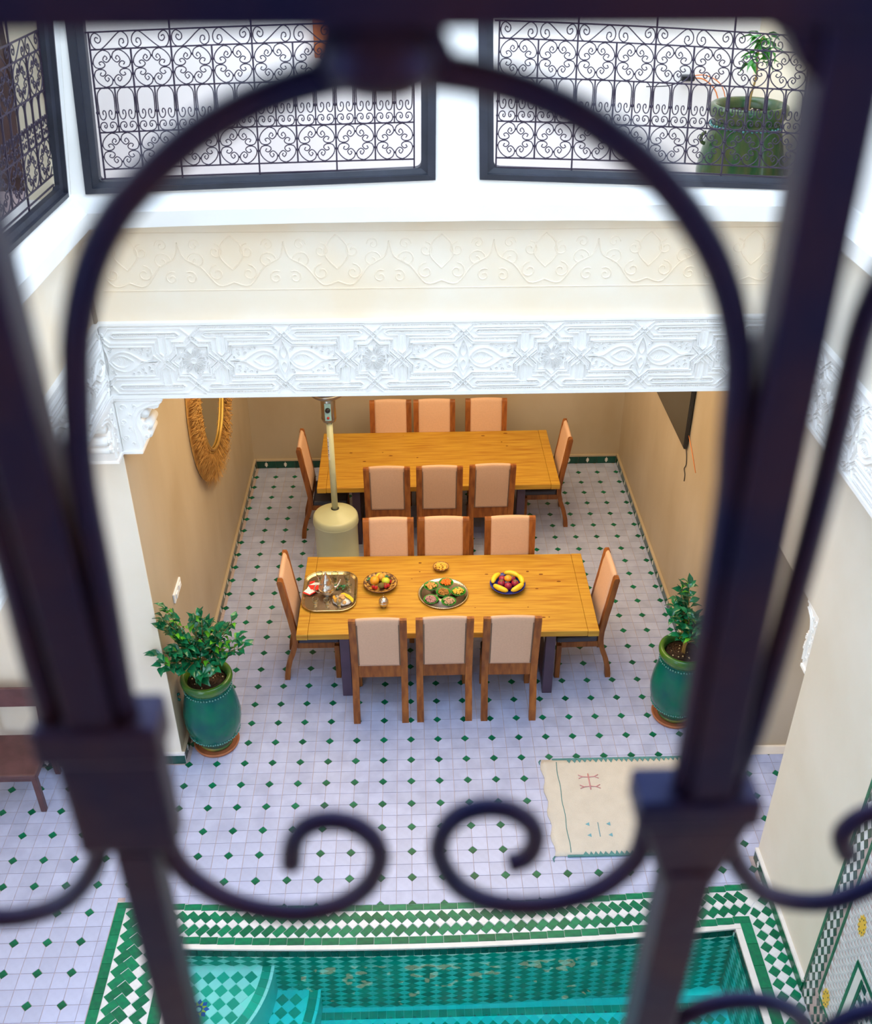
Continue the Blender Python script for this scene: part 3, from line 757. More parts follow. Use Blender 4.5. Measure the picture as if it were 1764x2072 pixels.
def strip_x(x0, x1, y0, y1, tw):
    n = round((x1 - x0) / tw); t = (x1 - x0) / n
    for i in range(n): bt.append(([(x0 + i * t + .001, y0 + .001), (x0 + (i + 1) * t - .001, y0 + .001), (x0 + (i + 1) * t - .001, y1 - .001), (x0 + i * t + .001, y1 - .001)], 'border_green'))
def strip_y(x0, x1, y0, y1, tw):
    n = round((y1 - y0) / tw); t = (y1 - y0) / n
    for i in range(n): bt.append(([(x0 + .001, y0 + i * t + .001), (x1 - .001, y0 + i * t + .001), (x1 - .001, y0 + (i + 1) * t - .001), (x0 + .001, y0 + (i + 1) * t - .001)], 'border_green'))
YLOW = -1.75
strip_x(-2.21, 2.63, -.287, -.237, .127); strip_x(PX0 - .12, 2.49, -.563, -.506, .127)
strip_y(-2.21, -2.135, YLOW, -.287, .115); strip_y(PX0 - .125, PX0 - .037, YLOW, -.563, .115); strip_y(PX1 + .047, PX1 + .13, YLOW, -.563, .16)
# herringbone: unit frames
def herring(seq, a, bl, O, A, B, n0, n1, clips, mode='x'):
    A = Vector(A).normalized(); B = Vector(B).normalized()
    for k in range(n0, n1):
        o = Vector(O) + (B - A) * (a * k)
        s = t = 0.0
        for idx, (d, ln, colr) in enumerate(seq):
            if d == 'A':
                q = [(s, t), (s + ln, t), (s + ln, t + a), (s, t + a)]
                nxt = seq[idx + 1][0] if idx + 1 < len(seq) else 'A'
                s2 = s + ln; t2 = t
            else:
                q = [(s, t), (s + a, t), (s + a, t + ln), (s, t + ln)]
                s2 = s; t2 = t + ln
            P = [tuple(o + A * u + B * v) for u, v in q]
            for c in clips: 
                if len(P) > 2: P = clip(P, *c)
            if len(P) > 2 and parea(P) > 2e-4:
                cx = sum(p[0] for p in P) / len(P); cy = sum(p[1] for p in P) / len(P)
                P = [(cx + (p[0] - cx) * .95, cy + (p[1] - cy) * .95) for p in P]
                bt.append((P, colr))
            s, t = s2, t2
a_, b_ = .066, .111
q_ = (a_ + b_) / (2 * math.sqrt(2))
# back band, running in x: pieces '\' on top, '/' below, white squares between
yt = -.289; yb = -.504
sc_ = (yt - yb) / (4 * q_); a_ *= sc_; b_ *= sc_; q_ *= sc_
cl = [(0, 1, yt), (0, -1, -yb), (1, -.75, 2.866), (-1, 0, -(PX0 - .123))]
herring([('A', b_, 'border_green'), ('B', a_, 'border_white'), ('B', b_, 'border_green')], a_, b_, (-2.35, yt - .001 - 0), (1, -1), (-1, -1), -60, 8, cl)
W_ = Vector((1, 1)).normalized()
# white triangles on both rims are the bed showing; raise them as thin chips too
for k in range(0, 52):
    x = -2.20 + k * (a_ * math.sqrt(2))
# left band (three greens and one white), running in y
al, bl_ = .066, .111
cl = [(1, 0, PX0 - .127), (-1, 0, 2.133), (0, -1, -YLOW), (0, 1, yt)]
cl2 = cl + [(1, 1, -2.13 + yt)] if False else cl
herring([('A', bl_, 'border_green'), ('B', bl_, 'border_green'), ('A', al, 'border_white'), ('A', bl_, 'border_green')], al, bl_, (-2.133, -.42), (1, 1), (1, -1), -6, 18, cl)
# right band: checker of squares on point
s = .047
for j in range(0, 40):
    for i in range(0, 5):
        cx = 2.495 + s + i * s; cy = -.30 - j * s
        if (i + j) % 2: continue
        P = [(cx + s * .95, cy), (cx, cy + s * .95), (cx - s * .95, cy), (cx, cy - s * .95)]
        for c in ((1, 0, 2.67), (-1, 0, -2.495), (-1, .75, -2.874), (0, 1, yt)):
            if len(P) > 2: P = clip(P, *c)
        colr = 'border_green' if (j % 2 == 0) else 'border_white'
        if len(P) > 2 and parea(P) > 2e-4 and cy > YLOW: bt.append((P, colr))
bt2 = [(P, c, sum(p[0] for p in P) / len(P), sum(p[1] for p in P) / len(P)) for P, c in bt]
for colr, nm in (('border_green', 'border_tile'), ('border_white', 'white_border_tile')):
    L_ = [t for t in bt2 if t[1] == colr]; L_.sort(key=lambda t: (0 if inview(t[2], t[3], 0) else 1, (Vector((t[2], t[3], 0)) - CP).length))
    rest = MB()
    for i, (P, c, cx, cy) in enumerate(L_):
        if i < 298:
            b = MB(); b.prism([(p[0] - cx, p[1] - cy) for p in P], -.0034, .0012 + R.uniform(-.0004, .0004), inset=.0008)
            b.build(nm, colr, pool, loc=(cx, cy + bow(cx), 0))
        else: rest.prism([(p[0], p[1] + bow(cx)) for p in P], -.0034, .0012)
    if rest.v: rest.build(nm + 's', colr, pool, kind='stuff')

# ------------------------------------------------------------------ mosaic fountain panel on the right wall
fp = tag(empty('mosaic_wall_panel', (2.69, -1.0, 0)), 'tiled mosaic panel with green checker border and yellow stars on the wall right of the pool', 'wall panel')
XW = 2.69
b = MB(); b.box(-.010, 0.0, -1.6, .012, 0.0, 2.3); b.build('panel_bed', 'grout', fp)
def wp(P, h0, h1, nm, m, par=fp):     # P: (y,z) relative to panel corner
    b = MB(); b.hexa([(-h0, y, z) for y, z in P], [(-h1, y, z) for y, z in P]); return b.build(nm, m, par)
k = 0; z = .0
for i in range(15):
    wp([(-.014, i * .15 + .002), (.011, i * .15 + .002), (.011, i * .15 + .148), (-.014, i * .15 + .148)], .010, .0135, 'border_tile', 'green_tile')
for i in range(13):
    wp([(-.200, .28 + i * .15 + .002), (-.176, .28 + i * .15 + .002), (-.176, .28 + i * .15 + .148), (-.200, .28 + i * .15 + .148)], .010, .0135, 'border_tile', 'green_tile')
for i in range(9):
    wp([(-.20 - i * .15 - .002, .26), (-.20 - i * .15 - .148, .26), (-.20 - i * .15 - .148, .284), (-.20 - i * .15 - .002, .284)], .010, .0135, 'border_tile', 'green_tile')
hw, hh = .027, .048
for i in range(48):
    for j in range(6):
        if (i + j) % 2: continue
        y = -.014 - (j + .5) * hw; zc = i * hh * .98 + .02
        if y - hw < -.178 or zc > 2.2: continue
        green = (i % 2 == 0)
        P = [(min(y + hw * .95, -.015), zc), (y, zc + hh * .93), (max(y - hw * .95, -.175), zc), (y, zc - hh * .93)]
        wp(P, .010, .013, 'chequer_tile', 'dark_green_tile' if green else 'border_white')
for i in range(40):
    for j in range(5):
        if (i + j) % 2: continue
        y = -.20 - (i + .5) * hw * 1.0; zc = .03 + j * hh
        if (j % 2 == 0): wp([(y + hw * .95, zc), (y, zc + hh * .93), (y - hw * .95, zc), (y, max(.002, zc - hh * .93))], .010, .013, 'chequer_tile', 'dark_green_tile')
ft = MB(); sc1 = MB()
wf = .048
stars_ = [(-.358, 1.255), (-.275, .31 + .06)]
for i in range(28):
    for j in range(44):
        y = -.202 - (i + (.5 if j % 2 else 0)) * wf; z0 = .286 + j * wf * .9
        if y - wf < -1.4 or z0 > 2.1: continue
        sc1.hexa([(-.010, yy, zz) for yy, zz in ((y - .001, z0 + .01), (y - wf / 2, z0 + .001), (y - wf + .001, z0 + .01), (y - wf + .001, z0 + wf * .9 - .004), (y - wf / 2, z0 + wf * .9 - .010), (y - .001, z0 + wf * .9 - .004))],
                 [(-.0125, yy, zz) for yy, zz in ((y - .002, z0 + .011), (y - wf / 2, z0 + .003), (y - wf + .002, z0 + .011), (y - wf + .002, z0 + wf * .9 - .005), (y - wf / 2, z0 + wf * .9 - .011), (y - .002, z0 + wf * .9 - .005))])
sc1.build('scale_tiles', 'grey_scale_tile', fp, kind='stuff')
for (y, z) in stars_ + [(-.9, 1.255), (-.9, .37), (-.6, 1.75)]:
    P = []
    for k in range(24):
        a = k * PI / 12; r = .078 if k % 2 == 0 else .060; P.append((y + r * math.cos(a) * .62, z + r * math.sin(a) * 1.1))
    st = wp(P, .012, .0155, 'yellow_star', 'yellow_tile')
    d = MB()
    for k in range(8):
        a = k * PI / 4; cy, cz = y + .048 * math.cos(a) * .6, z + .048 * math.sin(a) * 1.1
        d.hexa([(-.0155, cy - .006, cz), (-.0155, cy, cz - .008), (-.0155, cy + .006, cz), (-.0155, cy, cz + .008)], [(-.0165, cy - .006, cz), (-.0165, cy, cz - .008), (-.0165, cy + .006, cz), (-.0165, cy, cz + .008)])
    d.build('star_inlay', 'dark_green_tile', st)
wp([(-.43, .44), (-.455, .44), (-.455, 1.02), (-.43, 1.02)], .012, .018, 'inner_border', 'green_tile')
wp([(-.455, 1.0), (-1.1, 1.0), (-1.1, 1.03), (-.43, 1.03)], .012, .018, 'inner_border', 'green_tile')
wp([(-.43, .44), (-.43, .415), (-1.1, .415), (-1.1, .44)], .012, .018, 'inner_border', 'green_tile')
wp([(-.456, .441), (-.52, .441), (-.52, 1.0), (-.456, 1.0)], .012, .015, 'cream_band', 'marble_edge')
wp([(-.521, .46), (-.545, .46), (-.545, .97), (-.521, .97)], .012, .018, 'inner_border', 'green_tile')
for i in range(8):
    for j in range(9):
        if (i + j) % 2 == 0: wp([(-.55 - i * .05, .48 + j * .055), (-.55 - i * .05 - .046, .48 + j * .055), (-.55 - i * .05 - .046, .48 + j * .055 + .05), (-.55 - i * .05, .48 + j * .055 + .05)], .012, .015, 'mosaic_piece', 'dark_green_tile')

# ================================================================== WINDOWS WITH WROUGHT GRILLES
MED = [(-.30, .47), (-.22, .53), (-.33, .67), (-.46, .47), (-.28, .32), (-.11, .44), (-.04, .60), (-.13, .84), (-.43, .96), (-.72, .80), (-.92, .55), (-.98, .30), (-.87, .08), (-.62, .02), (-.43, .09), (-.37, .23), (-.52, .38), (-.68, .31), (-.60, .19)]
SCR = [(375, 110), (350, 98), (335, 125), (365, 152), (400, 135), (400, 90), (340, 58), (295, 95), (288, 150), (318, 200), (375, 213), (430, 190), (515, 125), (600, 58), (650, 40), (700, 68), (720, 115), (705, 165), (655, 190), (612, 160), (625, 112), (660, 108), (668, 138), (650, 148)]
SCR = [((x - 280) / 450, (215 - y - 20 * (x - 280) / 450 + (0)) / 162) for x, y in SCR]
ARC = [(.30, .40), (.27, .45), (.32, .50), (.40, .48), (.43, .41), (.38, .33), (.27, .29), (.16, .32), (.10, .42), (.085, .58), (.08, .78), (.13, .90), (.30, .985), (.5, 1.0)]
ARCR = ARC + [(1 - x, y) for x, y in ARC[-2::-1]]
MS = [(.30, .16), (.36, .20), (.42, .14), (.34, .07), (.22, .10), (.16, .17), (.24, .26), (.40, .285)]
def m_scroll():
    P = [(.33, .15), (.27, .13), (.25, .18), (.33, .225), (.42, .18), (.43, .12), (.34, .075), (.20, .09), (.10, .15)]
    P = [(.34, .165), (.29, .155), (.29, .12), (.36, .10), (.42, .15), (.38, .215), (.27, .235), (.14, .21), (.08, .13), (.14, .05), (.30, .012), (.5, .0)]
    return P + [(1 - x, y) for x, y in P[-2::-1]]
MSC = m_scroll()
VR = [0, .069, .331, .635, .889, 1.0]
def grille(par, F, nrm, ncell=8, u0=0, rb=.0034):
    """F(u, v) -> world, u in cells, v in 0..1"""
    def line(P, nm, r, k=0):
        b = MB(); b.tube([F(*p) for p in P], r, n=4 if r > .004 else 5, up=nrm, square=r > .004, smooth=r <= .004); return b.build(nm, 'grille_iron', par)
    def seg(p, q, n=6): return [(p[0] + (q[0] - p[0]) * t / n, p[1] + (q[1] - p[1]) * t / n) for t in range(n + 1)]
    for v in VR: line(seg((-.12 if v in (1.0, 0) else 0, v), (ncell + (.12 if v in (1.0, 0) else 0), v), 10), 'horizontal_bar', .0055)
    for i in range(ncell + 1):
        lo, hi = (.069, .889)
        if i % 2 == 0: lo, hi = -.05, 1.13
        if i in (0, ncell): lo, hi = -.0, 1.0
        line(seg((i, lo), (i, hi)), 'vertical_bar', .0065)
    for i in range(ncell): line(seg((i + .5, .331), (i + .5, .635)), 'vertical_bar', .0055)
    kn = MB()
    def knot(u, v, r=.009): kn.ball(F(u, v), r, 6, 4)
    for i in range(ncell):
        fl = i % 2 == 1
        P = catmull(SCR, 2); P = [(1 - x if fl else x, y) for x, y in P]
        line([(i + .02 + .96 * x, .889 + .111 * y) for x, y in P], 'scroll', rb)
        for (a, c) in ((.331, .069), (.889, .635)):
            mid = (a + c) / 2; hh_ = abs(a - c) / 2
            for sx in (-1, 1):
                for sy in (-1, 1):
                    line([(i + .5 + sx * -x * .47, mid + sy * y * hh_) for x, y in catmull(MED, 2)], 'scroll', rb)
            for (x, y) in ((0, .6), (0, -.6), (.63, 0), (-.63, 0)): knot(i + .5 + x * .47, mid + y * hh_, .007)
            for (x, y) in ((-1, .3), (-1, -.3), (1, .3), (1, -.3)): knot(i + .5 + x * .49, mid + y * hh_, .008)
            for x in (-.43, .43):
                for y in (1, -1): knot(i + .5 + x * .47, mid + y * hh_, .006)
        for h in (0, .5):
            line([(i + h + .5 * x, .331 + .304 * y) for x, y in catmull(ARCR, 2)], 'arch_scroll', rb)
            line([(i + h + .5 * x, .331 + .304 * y) for x, y in catmull(MSC, 2)], 'scroll', rb)
            knot(i + h, .331 + .304 * .45, .010); knot(i + h, .331 + .304 * .13, .008); knot(i + h + .25, .635, .006)
    kn.build('collars', 'grille_iron', par, kind='stuff')
def bil(q, u, v, bx=0.0):
    (ax, az), (bx_, bz), (cx, cz), (dx, dz) = q
    return (ax * (1 - u) * (1 - v) + bx_ * u * (1 - v) + cx * u * v + dx * (1 - u) * v, az * (1 - u) * (1 - v) + bz * u * (1 - v) + cz * u * v + dz * (1 - u) * v + bx * 4 * u * (1 - u))
def window_frame(name, fr, P3, si=.085, bo=.062, y0=None, dp=.25):
    """ring of four bevelled members; P3(a, z, d) -> world"""
    bl, br, tr, tl = fr['bl'], fr['br'], fr['tr'], fr['tl']
    sg = 1 if br[0] > bl[0] else -1
    ibl = (bl[0] + sg * si, bl[1] + bo); ibr = (br[0] - sg * si, br[1] + bo); itr = (tr[0] - sg * si, tr[1] - bo); itl = (tl[0] + sg * si, tl[1] - bo)
    b = MB()
    for (o1, o2, i2, i1) in ((bl, br, ibr, ibl), (br, tr, itr, ibr), (tr, tl, itl, itr), (tl, bl, ibl, itl)):
        m1 = tuple(o + (i - o) * .55 for o, i in zip(o1, i1)); m2 = tuple(o + (i - o) * .55 for o, i in zip(o2, i2))
        b.hexa([P3(*o1, .02), P3(*o2, .02), P3(*m2, .026), P3(*m1, .026)], [P3(*o1, -dp), P3(*o2, -dp), P3(*m2, -dp), P3(*m1, -dp)])
        b.hexa([P3(*m1, .0), P3(*m2, .0), P3(*i2, -.012), P3(*i1, -.012)], [P3(*m1, -dp), P3(*m2, -dp), P3(*i2, -dp), P3(*i1, -dp)])
    # rounded fillets in the lower corners
    for (c, dx) in ((ibl, sg), (ibr, -sg)):
        k = .035; P = [c, (c[0] + dx * k, c[1])] + [(c[0] + dx * k * (1 - math.sin(t * PI / 8)), c[1] + k * (1 - math.cos(t * PI / 8))) for t in range(1, 4)] + [(c[0], c[1] + k)]
        b.hexa([P3(*p, -.012) for p in P], [P3(*p, -dp) for p in P])
    return S(b.build(name, 'window_black'))
w1 = window_frame('window_1', FL, lambda x, z, d: (x, YF - d, z), dp=.07)
qL = [(-1.763, 4.950), (.095, 4.995), (.102, 5.800), (-1.715, 5.751)]
grille(w1, lambda u, v: (lambda p: (p[0], YF + .04, p[1]))(bil(qL, u / 8, v, .004)), (0, 1, 0))
w2 = window_frame('window_2', FR, lambda x, z, d: (x, YF - d, z), dp=.07)
qR = [(.586, 5.004), (2.416, 4.924), (2.359, 5.709), (.583, 5.802)]
grille(w2, lambda u, v: (lambda p: (p[0], YF + .02, p[1]))(bil(qR, u / 8, v, .008)), (0, 1, 0))
w3 = window_frame('window_3', LW, lambda y, z, d: (lean(z) + d, y, z), si=.06, dp=.05)
qW = [(1.085, 4.975), (-1.35, 5.0), (-1.35, 5.80), (.985, 5.80)]
grille(w3, lambda u, v: (lambda p: (lean(p[1]) - .045, p[0], p[1]))(bil(qW, u / 10, v)), (1, 0, 0), ncell=10)
# upper gallery: dark sheet for the dim interior, orange panel, socket and cable
dr = MB(); dr.box(-4.1, -2.80, 3.04, 3.10, 4.4, 6.3); d1 = S(dr.build('dim_interior_1', 'dim_interior_brown'))  # dark sheet added in place of the shaded gallery interior
for k in range(4):
    b = MB(); b.box(-4.0 + k * .3, -3.75 + k * .3, 3.02, 3.04, 4.5, 6.2); b.build('dim_interior_panel', 'dim_interior_brown', d1, bevel=.008)
b = MB(); b.box(-.60, -.42, 2.90, 2.99, 5.36, 5.75); op = b.build('wall_picture', 'orange_panel', bevel=.006); tag(op, 'small orange brown wooden panel hanging on the white wall of the upper gallery', 'wall panel')
jb = tag(empty('junction_box', (2.13, 2.99, 5.20)), 'black electrical box with orange wires on the white wall of the upper gallery', 'electrical box')
b = MB(); b.box(-.05, .05, -.05, 0, -.022, .022); b.build('box', 'black_plastic', jb, bevel=.008)
b = MB(); b.tube(catmull([(.03, -.04, 0), (.12, -.04, -.01), (.22, -.05, -.10), (.27, -.06, -.28)], 5), .005, 5); b.build('wire', 'wire_orange', jb)
b = MB(); b.tube(catmull([(.03, -.03, 0.015), (.14, -.03, .015), (.26, -.04, -.06), (.33, -.05, -.25)], 5), .004, 5); b.build('wire', 'wire_orange', jb)
b = MB(); b.tube(catmull([(-.03, -.03, 0.0), (-.12, -.03, -.05), (-.30, -.02, -.06)], 5), .004, 5); b.build('cable', 'black_plastic', jb)

# ================================================================== CHAIRS
def zp(z):      # rear-post centreline (y at height z)
    K = [(0, -.018), (.10, -.010), (.22, .018), (.34, .062), (.44, .088), (.54, .090), (.70, .068), (.95, .030), (1.17, .0)]
    for (a, b2) in zip(K, K[1:]):
        if a[0] <= z <= b2[0]:
            t = (z - a[0]) / (b2[0] - a[0]); t = t * t * (3 - 2 * t) * .3 + t * .7; return a[1] + (b2[1] - a[1]) * t
    return K[-1][1]
def make_chair():
    root = empty('dining_chair')
    for sx in (-1, 1):
        b = MB(); zs = [0, .06, .12, .18, .24, .30, .36, .42, .46, .50, .56, .64, .74, .84, .95, 1.06, 1.15, 1.17]
        vs = []; fs = []
        for z in zs:
            y = zp(z); hd = .024 if z < .4 else .026; hx = .030; 
            if z == 1.17: hd = .018
            vs += [(sx * .218 - hx, y - hd, z), (sx * .218 + hx, y - hd, z), (sx * .218 + hx, y + hd, z), (sx * .218 - hx, y + hd, z)]
        for i in range(len(zs) - 1):
            for k in range(4): fs.append((i * 4 + k, i * 4 + (k + 1) % 4, i * 4 + 4 + (k + 1) % 4, i * 4 + 4 + k))
        n = len(vs); fs += [(3, 2, 1, 0), (n - 4, n - 3, n - 2, n - 1)]
        b.add(vs, fs); b.build('rear_leg', 'walnut_wood', root)
        b = MB(); b.box(sx * .212 - .024, sx * .212 + .024, .445, .493, 0, .40); b.build('leg', 'walnut_wood', root, bevel=.004)
        b = MB(); b.box(sx * .212 - .014, sx * .212 + .014, .10, .45, .37, .435); b.build('side_rail', 'walnut_wood', root, bevel=.003)
    b = MB(); b.box(-.20, .20, .455, .485, .37, .435); b.build('front_rail', 'walnut_wood', root, bevel=.003)
    b = MB(); b.box(-.19, .19, zp(.52) - .018, zp(.52) + .014, .455, .605); b.build('back_rail', 'walnut_wood', root, bevel=.004)
    b = MB(); b.box(-.235, .235, .115, .50, .435, .495); b.build('seat', 'navy_leather', root, bevel=.018, seg=3)
    # upholstered back, gently domed over the top
    zs = [.600, .62, .70, .80, .90, 1.0, 1.08, 1.13, 1.16, 1.178]; xs = [-.188, -.17, -.10, 0, .10, .17, .188]
    vs = []; fs = []; nx_ = len(xs)
    def side(sg):
        for z in zs:
            for x in xs:
                tz = 1 if z < 1.13 else (.8 if z < 1.17 else .35); e = .75 if abs(x) > .18 else 1
                crown = .010 * (1 - (x / .188) ** 2) if z > 1.1 else 0
                vs.append((x, zp(min(z, 1.17)) + sg * (.021 if sg < 0 else .034) * tz * e, z + crown))
    side(-1); side(1); m = len(zs) * nx_
    for i in range(len(zs) - 1):
        for k in range(nx_ - 1):
            a = i * nx_ + k; fs.append((a, a + 1, a + nx_ + 1, a + nx_)); a += m; fs.append((a, a + nx_, a + nx_ + 1, a + 1))
    for i in range(len(zs) - 1):
        a = i * nx_; fs.append((a, a + nx_, a + nx_ + m, a + m)); a += nx_ - 1; fs.append((a, a + m, a + nx_ + m, a + nx_))
    for k in range(nx_ - 1):
        a = k; fs.append((a, a + m, a + 1 + m, a + 1)); a = (len(zs) - 1) * nx_ + k; fs.append((a, a + 1, a + 1 + m, a + m))
    b = MB(); b.add(vs, fs, True); bk = b.build('backrest', 'pink_linen', root)
    b = MB()
    for sx in (-1, 1):
        for k in range(42):
            z = .615 + k * .0122; b.ball((sx * .178, zp(z) - .0215, z), .0048, 5, 3)
    b.build('nail_trim', 'brass_nail', bk, kind='stuff')
    return root
CH0 = make_chair(); used = [False]
def chair(x, y, rz, label, group, dark=False):
    o = copy_tree(CH0) if used[0] else CH0
    used[0] = True
    o.location = (x, y, 0); o.rotation_euler = (0, 0, rz); tag(o, label, 'chair', group)
    return o
g1, g2_, g3_, g4_ = 'chairs on the near side of the laid table', 'chairs on the far side of the laid table', 'chairs on the near side of the bare table', 'chairs on the far side of the bare table'
for k, x in enumerate((-.265, .306, .883)):
    chair(x, 1.685 + .006 * (k % 2), (0, .01, -.012)[k], 'wooden chair with pink linen back, %s of three in front of the food table' % ('left', 'middle', 'right')[k], g1)
for k, (x, y) in enumerate(((-.194, 3.235), (.349, 3.235), (.998, 3.23))):
    chair(x, y, PI + (0, -.012, .01)[k], 'wooden chair facing the camera just beyond the food table, %s of three' % ('left', 'middle', 'right')[k], g2_)
for k, (x, y) in enumerate(((-.223, 4.21), (.337, 4.21), (.904, 4.23))):
    chair(x, y, (.0, -.01, .012)[k], 'dark wooden chair in front of the bare rear table, %s of three' % ('left', 'middle', 'right')[k], g3_)
for k, (x, y) in enumerate(((-.20, 5.77), (.321, 5.77), (.94, 5.78))):
    chair(x, y, PI, 'wooden chair against the back wall beyond the bare table, %s of three' % ('left', 'middle', 'right')[k], g4_)
chair(-1.15, 2.49, -PI / 2, 'wooden chair at the left end of the food table seen from the side', 'chairs at the table ends')
chair(1.86, 2.44, PI / 2 + .02, 'wooden chair at the right end of the food table seen from the side', 'chairs at the table ends')
chair(-1.19, 4.86, -PI / 2, 'wooden chair at the left end of the rear table beside the patio heater', 'chairs at the table ends')
chair(1.81, 5.01, PI / 2, 'wooden chair at the right end of the rear table near the back wall', 'chairs at the table ends')
# slatted chair in the left gallery
lc = tag(empty('slatted_chair', (-3.22, 1.09, 0), PI), 'dark mauve wooden chair with open slatted back in the left gallery corner', 'chair')
for sx in (-1, 1):
    b = MB(); b.box(sx * .20 - .022, sx * .20 + .022, .33, .375, 0, .41); b.build('leg', 'dark_walnut', lc, bevel=.004)
    b = MB()
    vs = [(sx * .20 + dx, -.05 + dy, 0) for dx, dy in ((-.02, -.02), (.02, -.02), (.02, .02), (-.02, .02))] + [(sx * .20 + dx, .0 + dy, .45) for dx, dy in ((-.02, -.02), (.02, -.02), (.02, .02), (-.02, .02))] + [(sx * .21 + dx, -.07 + dy, .98) for dx, dy in ((-.02, -.015), (.02, -.015), (.02, .015), (-.02, .015))]
    b.add(vs, [(3, 2, 1, 0), (8, 9, 10, 11)] + [(i + j * 4, (i + 1) % 4 + j * 4, (i + 1) % 4 + 4 + j * 4, i + 4 + j * 4) for j in range(2) for i in range(4)]); b.build('rear_leg', 'dark_walnut', lc)
    b = MB(); b.box(sx * .20 - .012, sx * .20 + .012, 0, .34, .35, .41); b.build('side_rail', 'dark_walnut', lc, bevel=.003)
b = MB(); b.box(-.20, .20, .34, .365, .35, .41); b.build('front_rail', 'dark_walnut', lc, bevel=.003)
b = MB(); b.box(-.235, .235, -.06, .395, .41, .455); b.build('seat', 'dark_walnut', lc, bevel=.012, seg=2)
for (z0, z1) in ((.80, 1.0),):
    b = MB(); b.box(-.215, .215, -.065 if z0 > .8 else -.045, -.040 if z0 > .8 else -.02, z0, z1); b.build('back_slat', 'dark_walnut', lc, bevel=.006)

# ================================================================== TABLES
def table(name, label, x0, x1, y0, y1, ztop, legs_y, rz=0.0):
    e = tag(empty(name, ((x0 + x1) / 2, (y0 + y1) / 2, 0), rz), label, 'table', 'long wooden dining tables')
    hx, hy = (x1 - x0) / 2, (y1 - y0) / 2; bw = .10; th = .062
    b = MB(); b.box(-hx + bw + .001, hx - bw - .001, -hy, hy, ztop - th, ztop); top = b.build('tabletop', 'honey_wood', e, bevel=.006, seg=2)
    kb = MB()
    for _ in range(18):
        x = R.uniform(-hx + .2, hx - .2); y = R.uniform(-hy + .06, hy - .06); r = R.uniform(.003, .012); el = R.uniform(1.2, 2.6)
        kb.prism([(x + el * r * math.cos(t * PI / 5), y + r * math.sin(t * PI / 5)) for t in range(10)], ztop - .002, ztop + .0004)
    kb.build('knots', 'wood_knot', top, kind='stuff')
    for sx in (-1, 1):
        b = MB(); b.box(*sorted((sx * hx, sx * (hx - bw))), -hy - .003, hy + .003, ztop - th - .001, ztop + .001); b.build('breadboard_end', 'honey_wood', e, bevel=.006, seg=2)
    for sx in (-1, 1):
        b = MB(); X = sx * (hx - .42)
        for sy in (-1, 1):
            b.box(X - .045, X + .045, sy * (hy - .09) - .04, sy * (hy - .09) + .04, 0, ztop - th - .001)
        b.box(X - .044, X + .044, -(hy - .13), hy - .13, ztop - th - .10, ztop - th - .001); b.box(X - .044, X + .044, -(hy - .13), hy - .13, 0.02, .08)
        b.build('leg_frame', 'purple_metal', e, bevel=.004)
    b = MB(); b.box(-hx + .42, hx - .42, -.04, .04, ztop - th - .09, ztop - th - .001); b.build('stretcher', 'purple_metal', e, bevel=.004)
    return e
ZT1 = .79
table('dining_table', 'long honey wood table laid with trays and fruit, nearer the camera', -1.0, 1.70, 1.95, 3.135, ZT1, 0, -.008)
table('dining_table', 'long bare honey wood table at the back of the alcove', -1.0, 1.67, 4.43, 5.68, ZT1, 0, 0.004)

# ================================================================== PATIO HEATER
ht = tag(empty('patio_heater', (-.775, 4.02, 0)), 'cream mushroom patio heater with steel head standing between the tables', 'patio heater')
b = MB(); b.lathe([(.225, 0), (.235, .03), (.236, .05), (.228, .06), (.230, .60), (.240, .62), (.241, .67), (.236, .705), (.224, .722), (.214, .726), (.10, .775), (.045, .79)], 40); b.build('tank_cover', 'heater_cream', ht)
b = MB(); b.lathe([(.240, .635), (.243, .640), (.240, .645)], 40, cap=False); b.build('seam', 'heater_cream', ht)
b = MB(); b.lathe([(.043, .788), (.043, .795), (.034, .795)], 24, cap=False); b.build('collar', 'black_plastic', ht)
b = MB(); b.lathe([(.033, .74), (.033, 1.83)], 24); pole = b.build('pole', 'heater_cream', ht)
b = MB(); b.box(-.010, .010, -.0345, -.030, 1.40, 1.66, T=Matrix.Rotation(-.75, 4, 'Z')); b.build('sticker', 'white_paper', pole)
b = MB()
for k in range(14): b.box(-.005, .005, -.0352, -.0344, 1.42 + k * .016, 1.424 + k * .016 + .004 * (k % 3), T=Matrix.Rotation(-.75, 4, 'Z'))
b.build('print', 'black_plastic', pole)
b = MB(); b.lathe([(.030, 1.835), (.066, 1.84), (.074, 1.86), (.074, 2.09), (.070, 2.10)], 32); hd = b.build('control_housing', 'steel', ht)
b = MB(); b.lathe([(.0755, 1.868), (.0765, 1.875), (.0755, 1.882)], 32, cap=False); b.build('ring', 'steel', hd)
b = MB(); b.box(-.032, .032, -.080, -.068, 1.875, 2.065); b.build('control_panel', 'panel_blue', hd, bevel=.003)
Tn = lambda z: Matrix.Translation((0, -.080, z)) @ Matrix.Rotation(PI / 2, 4, 'X')
b = MB(); b.lathe([(.026, 0), (.024, .02), (.010, .024)], 20, T=Tn(1.995)); b.build('knob', 'black_plastic', hd)
b = MB(); b.lathe([(.013, 0), (.012, .012)], 16, T=Tn(1.91)); b.build('igniter_button', 'red_plastic', hd)
for sx in (-.02, .024):
    b = MB(); b.ball((sx, -.034 + abs(sx) * .3, 1.815), .004, 6, 4); b.build('screw', 'black_plastic', pole)
b = MB(); b.lathe([(.075, 2.10), (.13, 2.115), (.165, 2.14), (.175, 2.165), (.168, 2.18), (.10, 2.18)], 36); b.build('burner_bowl', 'steel', ht)
b = MB(); b.lathe([(.085, 2.18), (.085, 2.40)], 28); b.build('burner_mesh', 'steel', ht)
